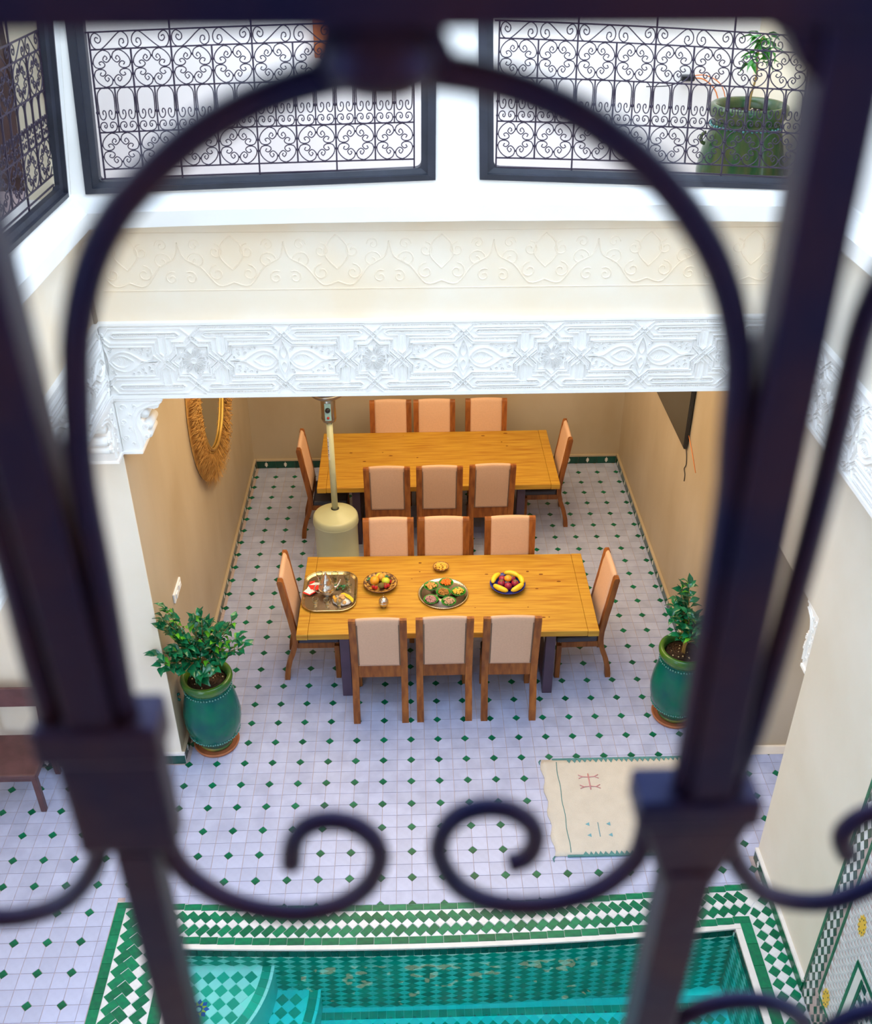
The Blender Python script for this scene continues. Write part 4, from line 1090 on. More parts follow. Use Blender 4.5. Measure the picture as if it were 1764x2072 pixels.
b = MB(); b.lathe([(.40, 2.43), (.39, 2.45), (.22, 2.52), (.03, 2.56)], 40); b.build('reflector_dome', 'steel', ht)

# ================================================================== THINGS ON THE WALLS
mr = tag(empty('round_mirror', (XL, 4.02, 2.20)), 'large round mirror with a shaggy raffia fringe on the left alcove wall', 'mirror')
def ringpts(cy, cz, r, x, n=64): return [(x, cy + r * math.cos(2 * PI * k / n), cz + r * math.sin(2 * PI * k / n)) for k in range(n)]
b = MB(); o_ = ringpts(0, 0, .57, .05); b.hexa([(0.005, p[1], p[2]) for p in o_], o_); b.build('mirror_glass', 'mirror_glass', mr)
b = MB(); b.tube(ringpts(0, 0, .59, .06), .018, 8, closed=True); b.build('gold_rim', 'gold_rim', mr)
b = MB(); b.tube(ringpts(0, 0, .62, .05), .012, 8, closed=True); b.build('gold_rim', 'gold_rim', mr)
b = MB(); p1 = ringpts(0, 0, .64, .035); p2 = ringpts(0, 0, .90, .015)
n = 64; vs = p1 + p2 + [(.005, p[1], p[2]) for p in p1] + [(.005, p[1], p[2]) for p in p2]
b.add(vs, [(k, (k + 1) % n, n + (k + 1) % n, n + k) for k in range(n)] + [(n + k, n + (k + 1) % n, 3 * n + (k + 1) % n, 3 * n + k) for k in range(n)] + [(2 * n + k, 3 * n + k, 3 * n + (k + 1) % n, 2 * n + (k + 1) % n) for k in range(n)]); fr_ = b.build('fringe_backing', 'raffia', mr)
b = MB()
for k in range(5200):
    a = R.uniform(0, 2 * PI)
    if math.sin(a) > .35 and R.random() < .6: continue
    r0 = R.uniform(.62, .84); L_ = R.uniform(.10, .19); da = R.uniform(-.10, .10); lift = R.uniform(.01, .06); x0 = .04 + R.uniform(0, .05); wd = .0028
    P = []
    for t in (0, .5, 1):
        rr = r0 + L_ * t; aa = a + da * t; P.append(Vector((x0 + lift * math.sin(t * PI) * .8 - (.02 * t), rr * math.cos(aa), rr * math.sin(aa) - .03 * t * t)))
    tn = Vector((0, -math.sin(a), math.cos(a)))
    b.add([P[0] - tn * wd, P[0] + tn * wd, P[1] + tn * wd, P[1] - tn * wd, P[2]], [(0, 1, 2, 3), (3, 2, 4)])
b.build('raffia_fringe', 'raffia', mr, kind='stuff')
sw = tag(empty('wall_socket', (XL, 1.90, 1.36)), 'white plastic switch plate on the left alcove wall above the potted tree', 'switch')
b = MB(); b.box(0, .018, -.13, .13, -.045, .045); b.build('plate', 'white_plastic', sw, bevel=.004)
b = MB(); b.box(.018, .028, -.09, -.03, -.025, .025); b.build('rocker', 'white_plastic', sw, bevel=.003)
b = MB(); b.box(.018, .026, .03, .09, -.025, .025); b.build('rocker', 'white_plastic', sw, bevel=.003)
tv = tag(empty('television', (2.655, 3.40, 1.80)), 'flat black television mounted on the right alcove wall', 'television')
b = MB(); b.box(0, .035, 0, 1.42, 0, .84); b.build('casing', 'black_plastic', tv, bevel=.006)
b = MB(); b.box(-.004, .0, .014, 1.406, .016, .826); b.build('screen', 'screen', tv)
b = MB(); b.box(.030, .045, .45, .97, .25, .60); b.build('wall_bracket', 'black_plastic', tv)
b = MB(); b.tube(catmull([(.02, .05, .05), (.035, .0, -.05), (.038, -.03, -.15), (.038, .01, -.22), (.038, -.04, -.26), (.038, -.045, -.33)], 4), .0045, 5); b.build('cable', 'black_plastic', tv)
b = MB(); b.tube([(.03, .02, .16), (.038, -.16, .05), (.040, -.34, -.06)], .0035, 5); b.build('red_wire', 'wire_orange', tv)

# ================================================================== RUG
rg = tag(empty('woven_rug', (1.74, .655, 0)), 'cream woven rug with teal zigzag edges lying between table and pool', 'rug')
b = MB(); nx_, ny_ = 26, 20; vs = []; fs = []
RW, RH = .62, .50
for k in (0, 1):
    for i in range(nx_ + 1):
        for j in range(ny_ + 1):
            x = -RW + 2 * RW * i / nx_; y = -RH + 2 * RH * j / ny_
            if i == 0: x += .012 * math.sin(j * 1.3)
            vs.append((x, y, .0012 + (.009 + .0018 * math.sin(x * 9 + y * 4)) * k))
m_ = (nx_ + 1) * (ny_ + 1)
for i in range(nx_):
    for j in range(ny_):
        a = i * (ny_ + 1) + j; fs.append((a, a + 1, a + ny_ + 2, a + ny_ + 1)); a += m_; fs.append((a, a + ny_ + 1, a + ny_ + 2, a + 1))
for i in range(nx_):
    a = i * (ny_ + 1); c = a + ny_ + 1; fs.append((a, c, c + m_, a + m_)); a += ny_; c += ny_; fs.append((a, a + m_, c + m_, c))
for j in range(ny_):
    a = j; fs.append((a, a + m_, a + 1 + m_, a + 1)); a = nx_ * (ny_ + 1) + j; fs.append((a, a + 1, a + 1 + m_, a + m_))
b.add(vs, fs, True); b.build('weave', 'rug_cream', rg)
for sy in (1, -1):
    b = MB(); x = -.40
    while x < RW - .03:
        w_ = R.uniform(.034, .052); h_ = R.uniform(.032, .05)
        b.prism([(x, sy * (RH - .004)), (x + w_, sy * (RH - .004)), (x + w_ * .5, sy * (RH - .004 - (h_ if sy > 0 else -h_ * -1)))] if False else [(x, sy * RH), (x + w_, sy * RH), (x + w_ * .5, sy * (RH - h_))], .0118, .0140)
        x += w_
    b.prism([(-.52, sy * (RH - .006)), (RW, sy * (RH - .006)), (RW, sy * (RH + .010)), (-.52, sy * (RH + .010))], .0010, .0138)
    b.build('zigzag_edge', 'rug_teal', rg)
b = MB(); b.tube([(-.49 + .004 * math.sin(k), -RH + .03 + k * .047, .0122) for k in range(21)], .0035, 5); b.build('teal_line', 'rug_teal', rg)
for c in ((-RW, -RH), (-RW, RH)):
    b = MB(); b.tube([(c[0], c[1], .008), (c[0] - .015, c[1] - .02, .006), (c[0] - .012, c[1] - .05, .004)], [.005, .007, .003], 6); b.build('tassel', 'rug_teal', rg)
def stroke(pts, m, r=.004, nm='motif'):
    b = MB(); b.tube([(x, y, .0128) for x, y in pts], r, 4); b.build(nm, m, rg)
cx, cy = -.235, .245
stroke([(cx, cy - .085), (cx, cy + .085)], 'rug_pink', .0055)
for sy in (1, -1):
    stroke([(cx - .085, cy + sy * .035), (cx - .05, cy + sy * .055), (cx, cy + sy * .05), (cx + .05, cy + sy * .055), (cx + .085, cy + sy * .035)], 'rug_pink', .004)
    stroke([(cx - .085, cy + sy * .075), (cx - .05, cy + sy * .055)], 'rug_pink', .004); stroke([(cx + .085, cy + sy * .075), (cx + .05, cy + sy * .055)], 'rug_pink', .004)
cx, cy = -.235, -.255
stroke([(cx, cy - .07), (cx + .002, cy + .07)], 'rug_blue', .003)
for sx in (-1, 1):
    for sy in (-1, 1):
        b = MB(); q = (cx + sx * .085, cy + sy * .055); b.prism([(q[0] + .016, q[1] - .018), (q[0] + .016, q[1] + .018), (q[0] - .016, q[1])], .0115, .0132); b.build('motif', 'rug_blue', rg)
for (mx, my) in ((.18, .245), (.18, -.255)):
    stroke([(mx, my - .07), (mx, my + .07)], 'rug_pink', .004)

# ================================================================== GLAZED POTS WITH TREES
def leaf_mesh(nm, m, L=.098, W=.056):
    b = MB(); n = 5; vs = []; fs = []
    pr = [0, .62, 1.0, .85, .45, .0]
    for i in range(n + 1):
        t = i / n; w2 = W / 2 * pr[i]; zz = .012 * math.sin(t * PI) - .018 * t * t; x = L * t
        wav = .003 * math.sin(i * 2.4)
        vs += [(x, -w2, zz + .25 * w2 + wav), (x, 0, zz - .004), (x, w2, zz + .25 * w2 - wav)]
    for i in range(n):
        a = i * 3; fs += [(a, a + 1, a + 4, a + 3), (a + 1, a + 2, a + 5, a + 4)]
    b.add(vs, fs, True); return b.mesh(nm, m)
LM = [leaf_mesh('leaf', 'leaf_green'), leaf_mesh('leaf', 'leaf_green', .082, .056), leaf_mesh('leaf', 'leaf_lime', .09, .045)]
def put_leaf(parent, p, d, me, s=1.0, roll=None):
    d = Vector(d).normalized(); up = Vector((0, 0, 1)); y = up.cross(d)
    y = y.normalized() if y.length > .05 else Vector((1, 0, 0)); z = d.cross(y)
    mt = Matrix((d, y, z)).transposed().to_4x4(); mt = mt @ Matrix.Rotation(R.uniform(-.6, .6) if roll is None else roll, 4, 'X')
    o = bpy.data.objects.new('leaf', me); COL.objects.link(o); o.parent = parent
    o.matrix_local = Matrix.Translation(p) @ mt @ Matrix.Scale(s, 4)
    return o
POTP = [(.10, .02), (.135, .02), (.150, .045), (.152, .07), (.190, .13), (.225, .21), (.243, .31), (.245, .38), (.236, .46), (.218, .56), (.200, .64), (.190, .685), (.192, .70), (.206, .72), (.216, .745), (.220, .77), (.214, .795), (.200, .805), (.182, .80), (.168, .775), (.162, .74)]
def rope_ring(r, z, n=52, br=.0095, T=None):
    b = MB()
    for k in range(n):
        a = 2 * PI * k / n; b.ball((r * math.cos(a), r * math.sin(a), z + .004 * (k % 2)), br, 6, 4)
    return b
def glazed_pot(name, label, loc, sc_=1.0, mats=('pot_green', 'pot_rim_green'), saucer=True, cat='potted plant', grp=None, rz=0):
    e = tag(empty(name, loc, rz), label, cat, grp)
    k = 4; foot = [(r * sc_, z) for r, z in POTP[:4]]
    b = MB(); b.lathe(foot, 40); b.build('foot', 'pot_ochre', e)
    b = MB(); b.lathe([(r * sc_, z) for r, z in POTP[3:13]], 48, cap=False); pb = b.build('pot_body', mats[0], e)
    b = MB(); b.lathe([(r * sc_, z) for r, z in POTP[12:]], 48, cap=False); b.build('rim', mats[1], e)
    rope_ring(.198 * sc_, .672).build('rope_band', 'rope_glaze', pb, kind='stuff')
    rope_ring(.216 * sc_, .178, 68).build('rope_band', 'rope_glaze', pb, kind='stuff')
    b = MB(); b.lathe([(.01, .735), (.164 * sc_, .742)], 32); so = b.build('soil', 'soil', e)
    b = MB()
    for _ in range(16):
        a = R.uniform(0, 6.28); r = R.uniform(.03, .14); b.ball((r * math.cos(a), r * math.sin(a), .745), R.uniform(.004, .009), 6, 4)
    b.build('pebbles', 'pebble', so, kind='stuff')
    for sg in (-1,):
        b = MB(); b.tube([(-.235 * sc_ + .03 * math.cos(t), -.05, .60 + .035 * math.sin(t)) for t in [PI * .5 + k * PI / 8 for k in range(9)]], .012, 8); b.build('handle', mats[0], e)
    if saucer:
        b = MB(); b.lathe([(.15, .0), (.185, .0), (.200, .035), (.190, .040), (.172, .016), (.15, .015)], 40); b.build('saucer', 'terracotta', e)
    return e
def bush(e, z0, spread, tips, nleaf, seed, lime=.10):
    rr = random.Random(seed)
    b = MB(); 
    for k in range(3):
        b.tube(catmull([(.01 * k - .01, .005 * k, z0 - .01), (.015 * k - .01, 0, z0 + .10), (.03 * (k - 1), .02 * (k - 1), z0 + .22)], 3), .007, 6)
    b.build('trunk', 'stem_brown', e)
    cnt = 0
    for (tx, ty, tz) in tips:
        base = Vector((.02 * rr.uniform(-1, 1), .02 * rr.uniform(-1, 1), z0 + rr.uniform(.12, .22))); tip = Vector((tx, ty, tz))
        mid = base.lerp(tip, .5) + Vector((0, 0, .04))
        P = catmull([tuple(base), tuple(mid), tuple(tip)], 6)
        b = MB(); b.tube(P, [.005 - .003 * i / len(P) for i in range(len(P))], 5); b.build('branch', 'stem_brown', e)
        L_ = (tip - base).length; n = max(5, int(nleaf * L_))
        for i in range(n):
            t = .28 + .72 * (i + 1) / n; q = Vector(P[min(len(P) - 1, int(t * (len(P) - 1)))]) + Vector((rr.uniform(-.012, .012),) * 3)
            ax = (tip - base).normalized(); side = ax.cross(Vector((0, 0, 1))).normalized() * (1 if i % 2 else -1)
            d = ax * rr.uniform(.2, .9) + side * rr.uniform(.5, 1.1) + Vector((0, 0, rr.uniform(-.35, .25)))
            me = LM[2] if rr.random() < lime else LM[rr.choice((0, 0, 1))]
            wq_ = Matrix.Rotation(e.rotation_euler.z, 3, 'Z') @ (q + d.normalized() * .05) + e.location
            if (wq_.x < -1.955 and wq_.y > 1.215) or wq_.x > 2.675: continue
            put_leaf(e, q, d, me, rr.uniform(.85, 1.2)); cnt += 1
        wq_ = Matrix.Rotation(e.rotation_euler.z, 3, 'Z') @ (tip + (tip - base).normalized() * .07) + e.location
        if not ((wq_.x < -1.955 and wq_.y > 1.215) or wq_.x > 2.675): put_leaf(e, tip, (tip - base), LM[0], 1.0)
PL = glazed_pot('potted_tree', 'leafy green tree in a tall green glazed pot beside the left pier', (-1.715, 1.455, 0))
tipsL = [(-.15, -.05, 1.62), (-.19, .0, 1.53), (-.20, 0, 1.44), (-.12, .05, 1.38), (-.30, -.05, 1.18), (-.26, -.12, 1.08), (-.20, -.18, 1.0), (-.05, .02, 1.34), (.03, .05, 1.36), (.10, .0, 1.30), (.17, .02, 1.24), (.33, -.02, 1.20), (.36, -.06, 1.12), (.24, -.12, 1.08), (.14, -.20, 1.02), (.02, -.22, .97),
         (-.10, -.22, 1.02), (.22, .10, 1.16), (.05, .12, 1.22), (-.16, .10, 1.20), (.10, .18, 1.10), (-.02, -.10, 1.20), (.12, -.06, 1.16), (-.14, -.06, 1.16), (.27, .04, 1.30), (0.0, -.17, .90)]
bush(PL, .74, .3, [(a * .98, (b2 if a > -.12 else -.30 if a < -.2 else -.27), c + (.10 if a <= -.12 else .02)) for a, b2, c in tipsL], 32, 3)
PR = glazed_pot('potted_tree', 'leafy green tree in a tall green glazed pot by the right alcove wall', (2.395, 1.68, 0), rz=2.0)
bush(PR, .74, .3, [(-a * .80, b2 * .9, .76 + (c - .76) * .74) for a, b2, c in tipsL], 30, 11)
PU = glazed_pot('potted_tree', 'slender drooping tree in a big olive glazed pot on the upper gallery', (2.315, 2.02, 4.40), 1.18, ('pot_olive', 'pot_olive'), False)
b = MB(); b.tube(catmull([(0, 0, .72), (.0, .0, .86), (.015, 0, .98), (.0, 0, 1.10), (.02, 0, 1.20)], 4), .007, 6); b.build('trunk', 'stem_brown', PU)
LD = leaf_mesh('leaf', 'leaf_mid', .105, .034)
for k in range(44):
    a = R.uniform(0, 6.28); put_leaf(PU, (.02 + R.uniform(-.05, .05), R.uniform(-.05, .05), R.uniform(1.04, 1.22)), (math.cos(a), math.sin(a), R.uniform(-.9, .4)), LD, R.uniform(.8, 1.15))

# ================================================================== THINGS ON THE FOOD TABLE
Z = ZT1 + .001
def disc(b, c, r, h, n=20): b.lathe([(r, 0), (r, h)], n, c=c)
tr = tag(empty('brass_tray', (-.738, 2.565, Z)), 'rectangular brass tray with rounded corners holding the tea set', 'tray')
def rrect(hx, hy, r, n=6):
    P = []
    for (sx, sy, a0) in ((1, 1, 0), (-1, 1, PI / 2), (-1, -1, PI), (1, -1, 3 * PI / 2)):
        for k in range(n + 1):
            a = a0 + k * PI / 2 / n; P.append((sx * (hx - r) + r * math.cos(a), sy * (hy - r) + r * math.sin(a)))
    return P
P = rrect(.225, .275, .13); b = MB(); b.prism(P, 0, .004); b.build('tray_floor', 'tray_floor', tr)
P1 = rrect(.226, .276, .13); P2_ = rrect(.250, .30, .15); b = MB(); n = len(P1)
b.add([(x, y, .004) for x, y in P1] + [(x, y, .020) for x, y in P2_] + [(x, y, .016) for x, y in P2_] + [(x, y, .0) for x, y in P1], [(k, (k + 1) % n, n + (k + 1) % n, n + k) for k in range(n)] + [(2 * n + k, 2 * n + (k + 1) % n, 3 * n + (k + 1) % n, 3 * n + k) for k in range(n)], True)
b.tube([(x, y, .020) for x, y in P2_], .006, 8, closed=True); b.build('rim', 'brass_tray', tr)
def glass(x, y, label, h, r0, r1):
    e = tag(empty('tea_glass', (x, y, Z + .005)), label, 'glass', 'tea glasses on the brass tray')
    b = MB(); b.lathe([(r0 * .2, .0), (r0, .0), (r0 * .92, h * .35), (r1 * .9, h * .7), (r1, h), (r1 - .0015, h), (r1 * .9 - .0015, h * .7), (r0 * .92 - .0015, h * .35), (r0 * .7, .006)], 20, cap=False); b.build('bowl', 'clear_glass', e)
    b = MB(); b.lathe([(r1 + .0004, h - .002), (r1 + .0008, h)], 20, cap=False); b.build('gilt_rim', 'glass_gold', e)
    b = MB(); b.lathe([(r0 * .93 + .0006, h * .3), (r0 * .93 + .0012, h * .36), (r0 * .93 + .0006, h * .42)], 20, cap=False); b.build('gilt_band', 'glass_gold', e)
    return e
for (x, y, l) in ((-.840, 2.70, 'tall clear tea glass behind the silver teapot on the brass tray'), (-.695, 2.69, 'tall clear tea glass just right of the teapot on the brass tray'), (-.580, 2.68, 'tall clear tea glass at the far right corner of the brass tray')): glass(x, y, l, .125, .020, .033)
for (x, y, l) in ((-.860, 2.36, 'small tea glass at the near left corner of the brass tray'), (-.750, 2.345, 'small tea glass at the middle of the near edge of the brass tray'), (-.640, 2.335, 'small tea glass in front of the plate of biscuits'), (-.560, 2.56, 'small tea glass at the right edge of the brass tray beside the mint')): glass(x, y, l, .085, .018, .032)
tp = tag(empty('teapot', (-.765, 2.535, Z + .005), .35), 'engraved silver teapot with domed lid standing on the brass tray', 'teapot')
b = MB(); b.lathe([(.035, 0), (.045, .005), (.040, .015), (.065, .035), (.078, .065), (.074, .095), (.055, .120), (.042, .135), (.044, .142)], 32); b.build('body', 'silver', tp)
b = MB(); b.lathe([(.050, .142), (.052, .150), (.046, .158), (.046, .168), (.036, .185), (.024, .205), (.020, .222), (.010, .232), (.012, .240), (.006, .252), (.002, .262)], 28); b.build('lid', 'silver', tp)
b = MB(); b.tube(catmull([(.062, 0, .055), (.10, 0, .065), (.125, 0, .10), (.140, 0, .135)], 4), [.016, .015, .014, .013, .012, .011, .010, .009, .009, .008, .008, .007, .007], 10); b.build('spout', 'silver', tp)
b = MB(); b.tube(catmull([(-.050, 0, .125), (-.095, 0, .135), (-.115, 0, .09), (-.085, 0, .045), (-.068, 0, .045)], 4), .006, 8); b.build('handle', 'silver', tp)
mt = tag(empty('mint_sprig', (-.635, 2.62, Z + .005)), 'sprig of fresh green mint lying between the tall tea glasses', 'herb')
b = MB(); b.tube([(-.05, 0, .008), (0, .01, .012), (.05, 0, .010)], .003, 5); b.build('stem', 'fruit_leaf', mt)
ml = leaf_mesh('leaf', 'leaf_green', .040, .024)
for k in range(16):
    a = R.uniform(0, 6.28); put_leaf(mt, (R.uniform(-.05, .05), R.uniform(-.01, .015), .012 + R.uniform(0, .015)), (math.cos(a), math.sin(a), R.uniform(0, .5)), ml, 1)
nk = tag(empty('napkin', (-.895, 2.61, Z + .018)), 'crumpled red and white napkin at the left edge of the brass tray', 'napkin')
for (m, pts) in (('white_paper', [(-.085, -.075), (-.03, -.09), (.02, -.075), (-.02, -.01), (-.05, .02), (-.06, -.03)]), ('red_cloth', [(-.055, .035), (-.02, -.03), (.015, -.065), (.045, -.045), (.05, .03), (.0, .03)]), ('white_paper', [(-.05, .04), (.05, .035), (.055, .08), (.0, .075), (-.02, .06)]), ('red_cloth', [(-.045, .065), (.0, .078), (.01, .10), (-.04, .105)]),
                ('red_cloth', [(-.095, -.085), (-.03, -.10), (.025, -.085), (.02, -.075), (-.03, -.09), (-.085, -.075)])):
    b = MB(); zz = R.uniform(.0, .006); b.hexa([(x, y, zz + .006 + .012 * math.sin(x * 60)) for x, y in pts], [(x, y, zz + .009 + .012 * math.sin(x * 60)) for x, y in pts]); b.build('fold', m, nk)
bp = tag(empty('biscuit_plate', (-.615, 2.425, Z + .005)), 'white frilled plate of biscuits and orange slices on the brass tray', 'plate')
b = MB(); n = 40; b.add([(0, 0, .004)] + [((.095 + .006 * math.sin(k * 5 * PI / 5)) * math.cos(2 * PI * k / n), (.085 + .006 * math.sin(k * 1.9)) * math.sin(2 * PI * k / n), .016 + .004 * math.sin(k * 2.3)) for k in range(n)] + [(.05 * math.cos(2 * PI * k / n), .05 * math.sin(2 * PI * k / n), .0) for k in range(n)],
      [(0, 1 + k, 1 + (k + 1) % n) for k in range(n)] + [(1 + n + k, 1 + n + (k + 1) % n, 1 + (k + 1) % n, 1 + k) for k in range(n)], True); b.build('dish', 'white_paper', bp)
for k, (x, y, rz) in enumerate(((-.065, .015, 1.8), (-.05, -.02, 1.5), (.03, .035, -.9), (.05, .02, -1.0), (.065, -.0, -1.1), (.078, -.02, -1.2), (.01, .05, -.5))):
    T = Matrix.Translation((-.615 + x, 2.425 + y, Z + .030)) @ Matrix.Rotation(rz, 4, 'Z') @ Matrix.Rotation(.5, 4, 'X')
    b = MB(); P = [(-.035, 0)] + [(-.035 * math.cos(t * PI / 8), .028 * math.sin(t * PI / 8)) for t in range(1, 8)] + [(.035, 0)]
    b.prism(P, -.006, .006, T=T); o = b.build('fruit_slice', 'fruit_yellow' if k > 1 else 'fruit_apricot', bevel=.002); tag(o, ('upright amber wedge at the left of the frilled biscuit plate', 'amber wedge nearest the left rim of the frilled biscuit plate', 'yellow wedge at the back right of the frilled biscuit plate', 'second yellow wedge from the back on the frilled biscuit plate', 'third yellow wedge from the back on the frilled biscuit plate', 'yellow wedge at the right rim of the frilled biscuit plate', 'yellow wedge at the far edge of the frilled biscuit plate')[k], 'fruit slice', 'fruit slices on the biscuit plate')
for k, (x, y, z, s) in enumerate(((-.01, .015, .035, .030), (.005, -.015, .05, .026), (-.02, -.03, .035, .024), (.02, -.05, .025, .022), (.0, .045, .035, .022), (-.015, .0, .06, .02))):
    b = MB(); b.ball((0, 0, 0), s, 10, 6, sq=(1, .85, .6)); o = b.build('biscuit', 'biscuit', loc=(-.615 + x, 2.425 + y, Z + z)); o.rotation_euler = (R.uniform(-.4, .4), R.uniform(-.4, .4), R.uniform(0, 3)); tag(o, ('large golden biscuit in the middle of the frilled plate', 'golden biscuit second from the top of the pile on the frilled plate', 'golden biscuit at the left of the frilled plate', 'small golden biscuit nearest the front of the frilled plate', 'golden biscuit at the back of the frilled plate', 'small golden biscuit topmost of the pile on the frilled plate')[k], 'biscuit', 'biscuits on the frilled plate')
# ochre patterned plate of fruit
PX, PY = -.268, 2.655
pl = tag(empty('patterned_plate', (PX, PY, Z)), 'round brown patterned ceramic plate of mixed fruit left of the table centre', 'plate')
def dish(e, r, m, rimm, nm='dish', h=.04, foot=.45):
    b = MB(); b.lathe([(r * foot, 0), (r * .62, .008), (r * .88, h * .62), (r, h), (r * .985, h + .002), (r * .86, h * .62 + .004), (r * .60, .014), (r * .05, .011)], 40, cap=True); b.build(nm, m, e)
    b = MB(); b.tube([(r * math.cos(2 * PI * k / 40), r * math.sin(2 * PI * k / 40), h) for k in range(40)], .0035, 6, closed=True); b.build('rim', rimm, e)
dish(pl, .158, 'ceramic_ochre', 'bowl_brown', h=.042)
def fruit(nm, m, x, y, z, r, label, sq=(1, 1, 1), group=None, n=16, leafy=None, seg=10):
    e = bpy.data.objects
    b = MB(); b.ball((0, 0, 0), r, n, seg, sq=sq); o = b.build(nm, m, loc=(x, y, z)); tag(o, label, 'fruit', group)
    if leafy:
        b = MB()
        for k in range(5):
            a = k * 2 * PI / 5; top = r * sq[2] * .96
            b.add([(0, 0, top), (r * .35 * math.cos(a - .4), r * .35 * math.sin(a - .4), top + .002), (r * .75 * math.cos(a), r * .75 * math.sin(a), top - .001), (r * .35 * math.cos(a + .4), r * .35 * math.sin(a + .4), top + .002)], [(0, 1, 2, 3)])
        b.build('calyx', leafy, o)
    else:
        b = MB(); b.tube([(0, 0, r * sq[2] * .95), (.001, .001, r * sq[2] + .008)], .0018, 5); b.build('stalk', 'stem_brown', o)
    return o
fruit('orange', 'fruit_orange', PX - .055, PY + .012, Z + .055, .044, 'large orange at the left of the patterned plate')
fruit('pear', 'fruit_apricot', PX + .008, PY + .055, Z + .060, .036, 'speckled apricot coloured pear at the back of the patterned plate', sq=(1, 1, 1.15))
fruit('lemon', 'fruit_lime', PX + .050, PY + .005, Z + .053, .038, 'yellow green apple at the right of the patterned plate', sq=(1.05, 1, .9))
fruit('kiwi_fruit', 'fruit_kiwi', PX + .010, PY - .055, Z + .045, .029, 'brown kiwi fruit at the front of the patterned plate', sq=(1.05, .95, 1))
for (x, y, l) in ((-.065, -.065, 'red strawberry in front of the orange on the patterned plate'), (-.040, -.078, 'red strawberry left of the kiwi on the patterned plate'), (.050, -.062, 'red strawberry just right of the kiwi on the patterned plate'), (.072, -.045, 'red strawberry near the front right rim of the patterned plate'), (.045, -.035, 'red strawberry between kiwi and green apple on the patterned plate'), (.090, .015, 'red strawberry at the right rim of the patterned plate')):
    fruit('strawberry', 'fruit_red', PX + x, PY + y, Z + .040, .018, l, sq=(1, 1, 1.25), group='strawberries on the patterned plate', n=10, leafy='fruit_leaf', seg=7)
b = MB(); b.tube(catmull([(-.03, .05, .045), (-.03, .075, .06), (-.005, .092, .065), (.02, .095, .06)], 4), [.010, .012, .014, .015, .015, .015, .015, .014, .013, .012, .010, .008, .005], 8); o = b.build('banana', 'fruit_yellow', loc=(PX, PY, Z + .005)); tag(o, 'short yellow banana at the back of the patterned plate', 'fruit')
for k, (x, y) in enumerate(((-.105, .045), (.055, .075))):
    e = tag(empty('leaf_garnish', (PX + x, PY + y, Z + .045)), 'green leaf sprig on the %s edge of the patterned plate' % ('left', 'rear')[k], 'leaf')
    for q in range(5): put_leaf(e, (0, 0, 0), (math.cos(q * 1.3), math.sin(q * 1.3), .3), ml, .8)
# sugar bowl
sb = tag(empty('sugar_bowl', (-.232, 2.335, Z)), 'small round silver sugar bowl with domed lid near the table front', 'sugar bowl')
b = MB(); b.lathe([(.022, 0), (.026, .004), (.018, .010), (.040, .028), (.047, .050), (.044, .066)], 28); b.build('bowl', 'silver', sb)
b = MB(); b.lathe([(.046, .066), (.045, .075), (.034, .094), (.014, .106), (.006, .108), (.008, .116), (.002, .124)], 28); b.build('lid', 'silver', sb)
b = MB(); b.tube([(0, 0, .122), (.002, .0, .15)], .002, 5); b.build('finial', 'brass_tray', sb)
# round tray with green bowls
rt = tag(empty('round_tray', (.321, 2.508, Z)), 'round engraved silver tray carrying six green bowls of snacks', 'tray')
b = MB(); b.lathe([(.02, 0), (.20, 0), (.205, .004), (.02, .005)], 56); b.build('tray_floor', 'tray_floor', rt)
b = MB(); b.lathe([(.203, .003), (.222, .015), (.232, .018), (.236, .014), (.232, .011), (.215, .008), (.20, 0)], 64, cap=False); b.build('rim', 'silver', rt)
b = MB()
for k in range(84): a = 2 * PI * k / 84; b.ball((.229 * math.cos(a), .229 * math.sin(a), .018), .0055, 6, 4)
b.build('beading', 'brass_tray', rt, kind='stuff')
def snack_bowl(x, y, label, m, shape, r=.067, cnt=70, rim='bowl_green', body='bowl_green', grp='green snack bowls on the round tray', z=None, size=.010):
    e = tag(empty('snack_bowl', (x, y, (Z + .006) if z is None else z)), label, 'bowl', grp)
    b = MB(); b.lathe([(r * .45, 0), (r * .55, .003), (r * .9, .022), (r, .034), (r * .96, .035), (r * .84, .022), (r * .4, .008), (.002, .008)], 32); b.build('dish', body, e)
    b = MB(); b.tube([(r * math.cos(2 * PI * k / 32), r * math.sin(2 * PI * k / 32), .034) for k in range(32)], .003, 6, closed=True); b.build('rim', rim, e)
    b = MB()
    for k in range(cnt):
        a = R.uniform(0, 6.28); q = math.sqrt(R.random()) * r * .74; zz = .026 + .016 * (1 - (q / r) ** 2) + R.uniform(-.004, .006)
        if shape == 'ball': b.ball((q * math.cos(a), q * math.sin(a), zz), size * R.uniform(.75, 1.1), 7, 5)
        elif shape == 'chip':
            T = Matrix.Translation((q * math.cos(a), q * math.sin(a), zz)) @ Matrix.Rotation(R.uniform(0, 3), 4, 'Z') @ Matrix.Rotation(R.uniform(-.7, .7), 4, 'Y'); b.ball((0, 0, 0), size, 6, 4, sq=(1.5, .45, .45), T=T)
        else:
            T = Matrix.Translation((q * math.cos(a), q * math.sin(a), zz)) @ Matrix.Rotation(R.uniform(0, 3), 4, 'Z') @ Matrix.Rotation(R.uniform(-.7, .7), 4, 'X'); b.box(-size, size, -size * .6, size * .6, -size * .5, size * .5, T=T)
    b.build('snacks', m, e, kind='stuff'); return e
snack_bowl(.208, 2.592, 'green bowl of walnut pieces, upper left on the round silver tray', 'nut_gold', 'box', size=.009, cnt=55)
snack_bowl(.352, 2.640, 'green bowl heaped with bright orange sweets on the round silver tray', 'sweet_orange', 'ball', size=.0095, cnt=90)
snack_bowl(.322, 2.495, 'green bowl of brown raisins in the centre of the round silver tray', 'nut_brown', 'ball', size=.008, cnt=100)
